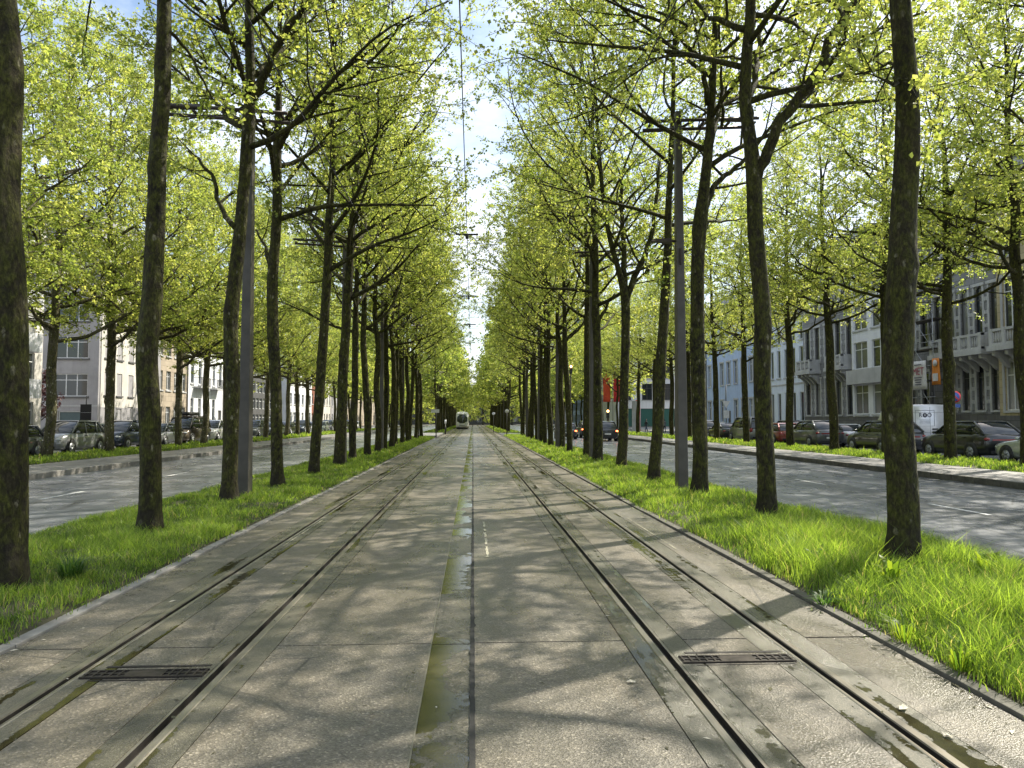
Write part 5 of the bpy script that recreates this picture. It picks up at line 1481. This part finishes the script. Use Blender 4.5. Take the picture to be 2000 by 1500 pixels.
# red flags
def flag(label, px, Y, zt, zb, c):
    q_ = at(px, 800, Y); root = empty('flag_banner', (q_.x, Y, .17)); tag(root, label, 'flag', 'vertical red flags near the corner shop')
    m = MB(); m.tube([(0, 0, 0), (0, 0, zt + .5)], .05, 8); m.build('mast', M['steel'], root)
    m = MB(); n = 10; vs = []; fs = []
    for j in range(n+1):
        for i in range(4):
            vs.append((.08 + i*.33, .10*math.sin(i*1.7 + j*.6), zt - (zt-zb)*j/n))
    for j in range(n):
        for i in range(3): a = j*4+i; fs.append((a, a+1, a+5, a+4))
    m.add(vs, fs, 0, True); o = m.build('cloth', M[c], root); s_ = o.modifiers.new('s', 'SOLIDIFY'); s_.thickness = .01
M['flag_red'] = simple('red_flag_cloth', (0.62, 0.035, 0.05), 0.8)
M['flag_orange'] = simple('orange_red_flag_cloth', (0.68, 0.09, 0.04), 0.8)
flag('long orange-red vertical flag left of the other one', 1177, 100, 8.6, 4.0, 'flag_orange')
flag('long crimson vertical flag nearer the corner shop', 1197, 100, 8.6, 4.0, 'flag_red')
# red rounded frame (entrance arch) in front of the shop
q_ = at(1243, 830, 98)
root = empty('rounded_sign_frame', (q_.x, 98, .17)); tag(root, 'tall white panel with rounded top and red edge before the corner shop', 'sign')
m = MB(); pf = [(-.55, 0), (.45, 0), (.45, 3.6)] + [(-.05+.5*math.cos(a), 3.6+.5*math.sin(a)) for a in [math.pi/2*i/6 for i in range(1, 7)]] + [(-.55, 4.1)]
m.prism(pf, 'y', 0, .18); m.build('panel', M['trim'], root)
m = MB(); pts = [(.47, .09, 0), (.47, .09, 3.6)] + [(-.05+.52*math.cos(a), .09, 3.6+.52*math.sin(a)) for a in [math.pi/2*i/6 for i in range(1, 7)]]; m.tube(pts, .09, 8); m.build('edge', M['red'], root)
# copper leaved shrub before the grey building
r_ = random.Random(77)
pts_, rad_ = [Vector((0, 0, -.1)), Vector((.05, 0, 1.2)), Vector((0, .1, 2.6)), Vector((.1, 0, 4.6))], [.09, .07, .05, .02]
_keep = M['leaf']; M['leaf'] = M['copper']
cs = make_tree(77, pts_, rad_, crown_base=1.2, crown_r=1.5, n_limbs=9, n_sec=4, n_ter=4, n_leaf=14, leaf=.16, sides=6, knots=0, ter_len=.6)
M['leaf'] = _keep
place_tree(cs, (-31.0, 54.5, .1), 'small copper-leaved tree beside the grey corner building', None, name='copper_tree')

# pedestrians near the corner shop
def person(label, loc, rz, top, legs, stride=.18, arm=.25):
    root = empty('person', loc, rz); tag(root, label, 'person', None)
    J = {'pelvis': (0, 0, .95), 'chest': (0, 0, 1.32), 'neck': (0, .01, 1.50), 'head': (0, .03, 1.62), 'crown': (0, .02, 1.74)}
    V = [J['pelvis'], J['chest'], J['neck'], J['head'], J['crown']]; Rr = [.14, .15, .055, .088, .07]; E = [(0, 1), (1, 2), (2, 3), (3, 4)]
    for s, ph in ((-1, stride), (1, -stride)):
        b = len(V)
        V += [(s*.10, 0, .88), (s*.11, ph*.7 + .04, .50), (s*.11, ph, .09), (s*.11, ph + .16, .04)]; Rr += [.095, .062, .042, .035]
        E += [(0, b), (b, b+1), (b+1, b+2), (b+2, b+3)]
        b = len(V)
        V += [(s*.19, 0, 1.42), (s*.24, -ph*.6*arm*4, 1.14), (s*.23, -ph*arm*4 + .10, .90), (s*.23, -ph*arm*4 + .14, .80)]; Rr += [.058, .042, .032, .028]
        E += [(1, b), (b, b+1), (b+1, b+2), (b+2, b+3)]
    me = bpy.data.meshes.new('body'); me.from_pydata([Vector(v) for v in V], E, [])
    me.materials.append(M[top]); me.materials.append(M[legs]); me.materials.append(M['skin'])
    o = link_mesh('body', me, root)
    sk = o.modifiers.new('skin', 'SKIN')
    for i, v in enumerate(o.data.skin_vertices[0].data): v.radius = (Rr[i], Rr[i]*.8); v.use_root = (i == 0)
    o.modifiers.new('sub', 'SUBSURF').levels = 1
    dg = bpy.context.evaluated_depsgraph_get(); me2 = bpy.data.meshes.new_from_object(o.evaluated_get(dg))
    bpy.data.objects.remove(o); me2.materials.clear()
    for k_ in (top, legs, 'skin', 'hair'): me2.materials.append(M[k_])
    for p_ in me2.polygons:
        z = p_.center.z; p_.use_smooth = True
        p_.material_index = 0
        if z > 1.50: p_.material_index = 2 if (p_.center.y > .02 and z < 1.70) else 3
        elif z < .92 and abs(p_.center.x) < .18: p_.material_index = 1
        elif z < .84: p_.material_index = 2
    link_mesh('body', me2, root)
qa = at(1262, 840, 86); person('pedestrian in dark jacket walking before the green shopfront', (qa.x, 86, .11), R(-80), 'cloth1', 'denim', .22)
qb = at(1298, 840, 88); person('pedestrian in grey coat standing near the corner shop', (qb.x, 88, .11), R(30), 'cloth2', 'cloth1', .06)
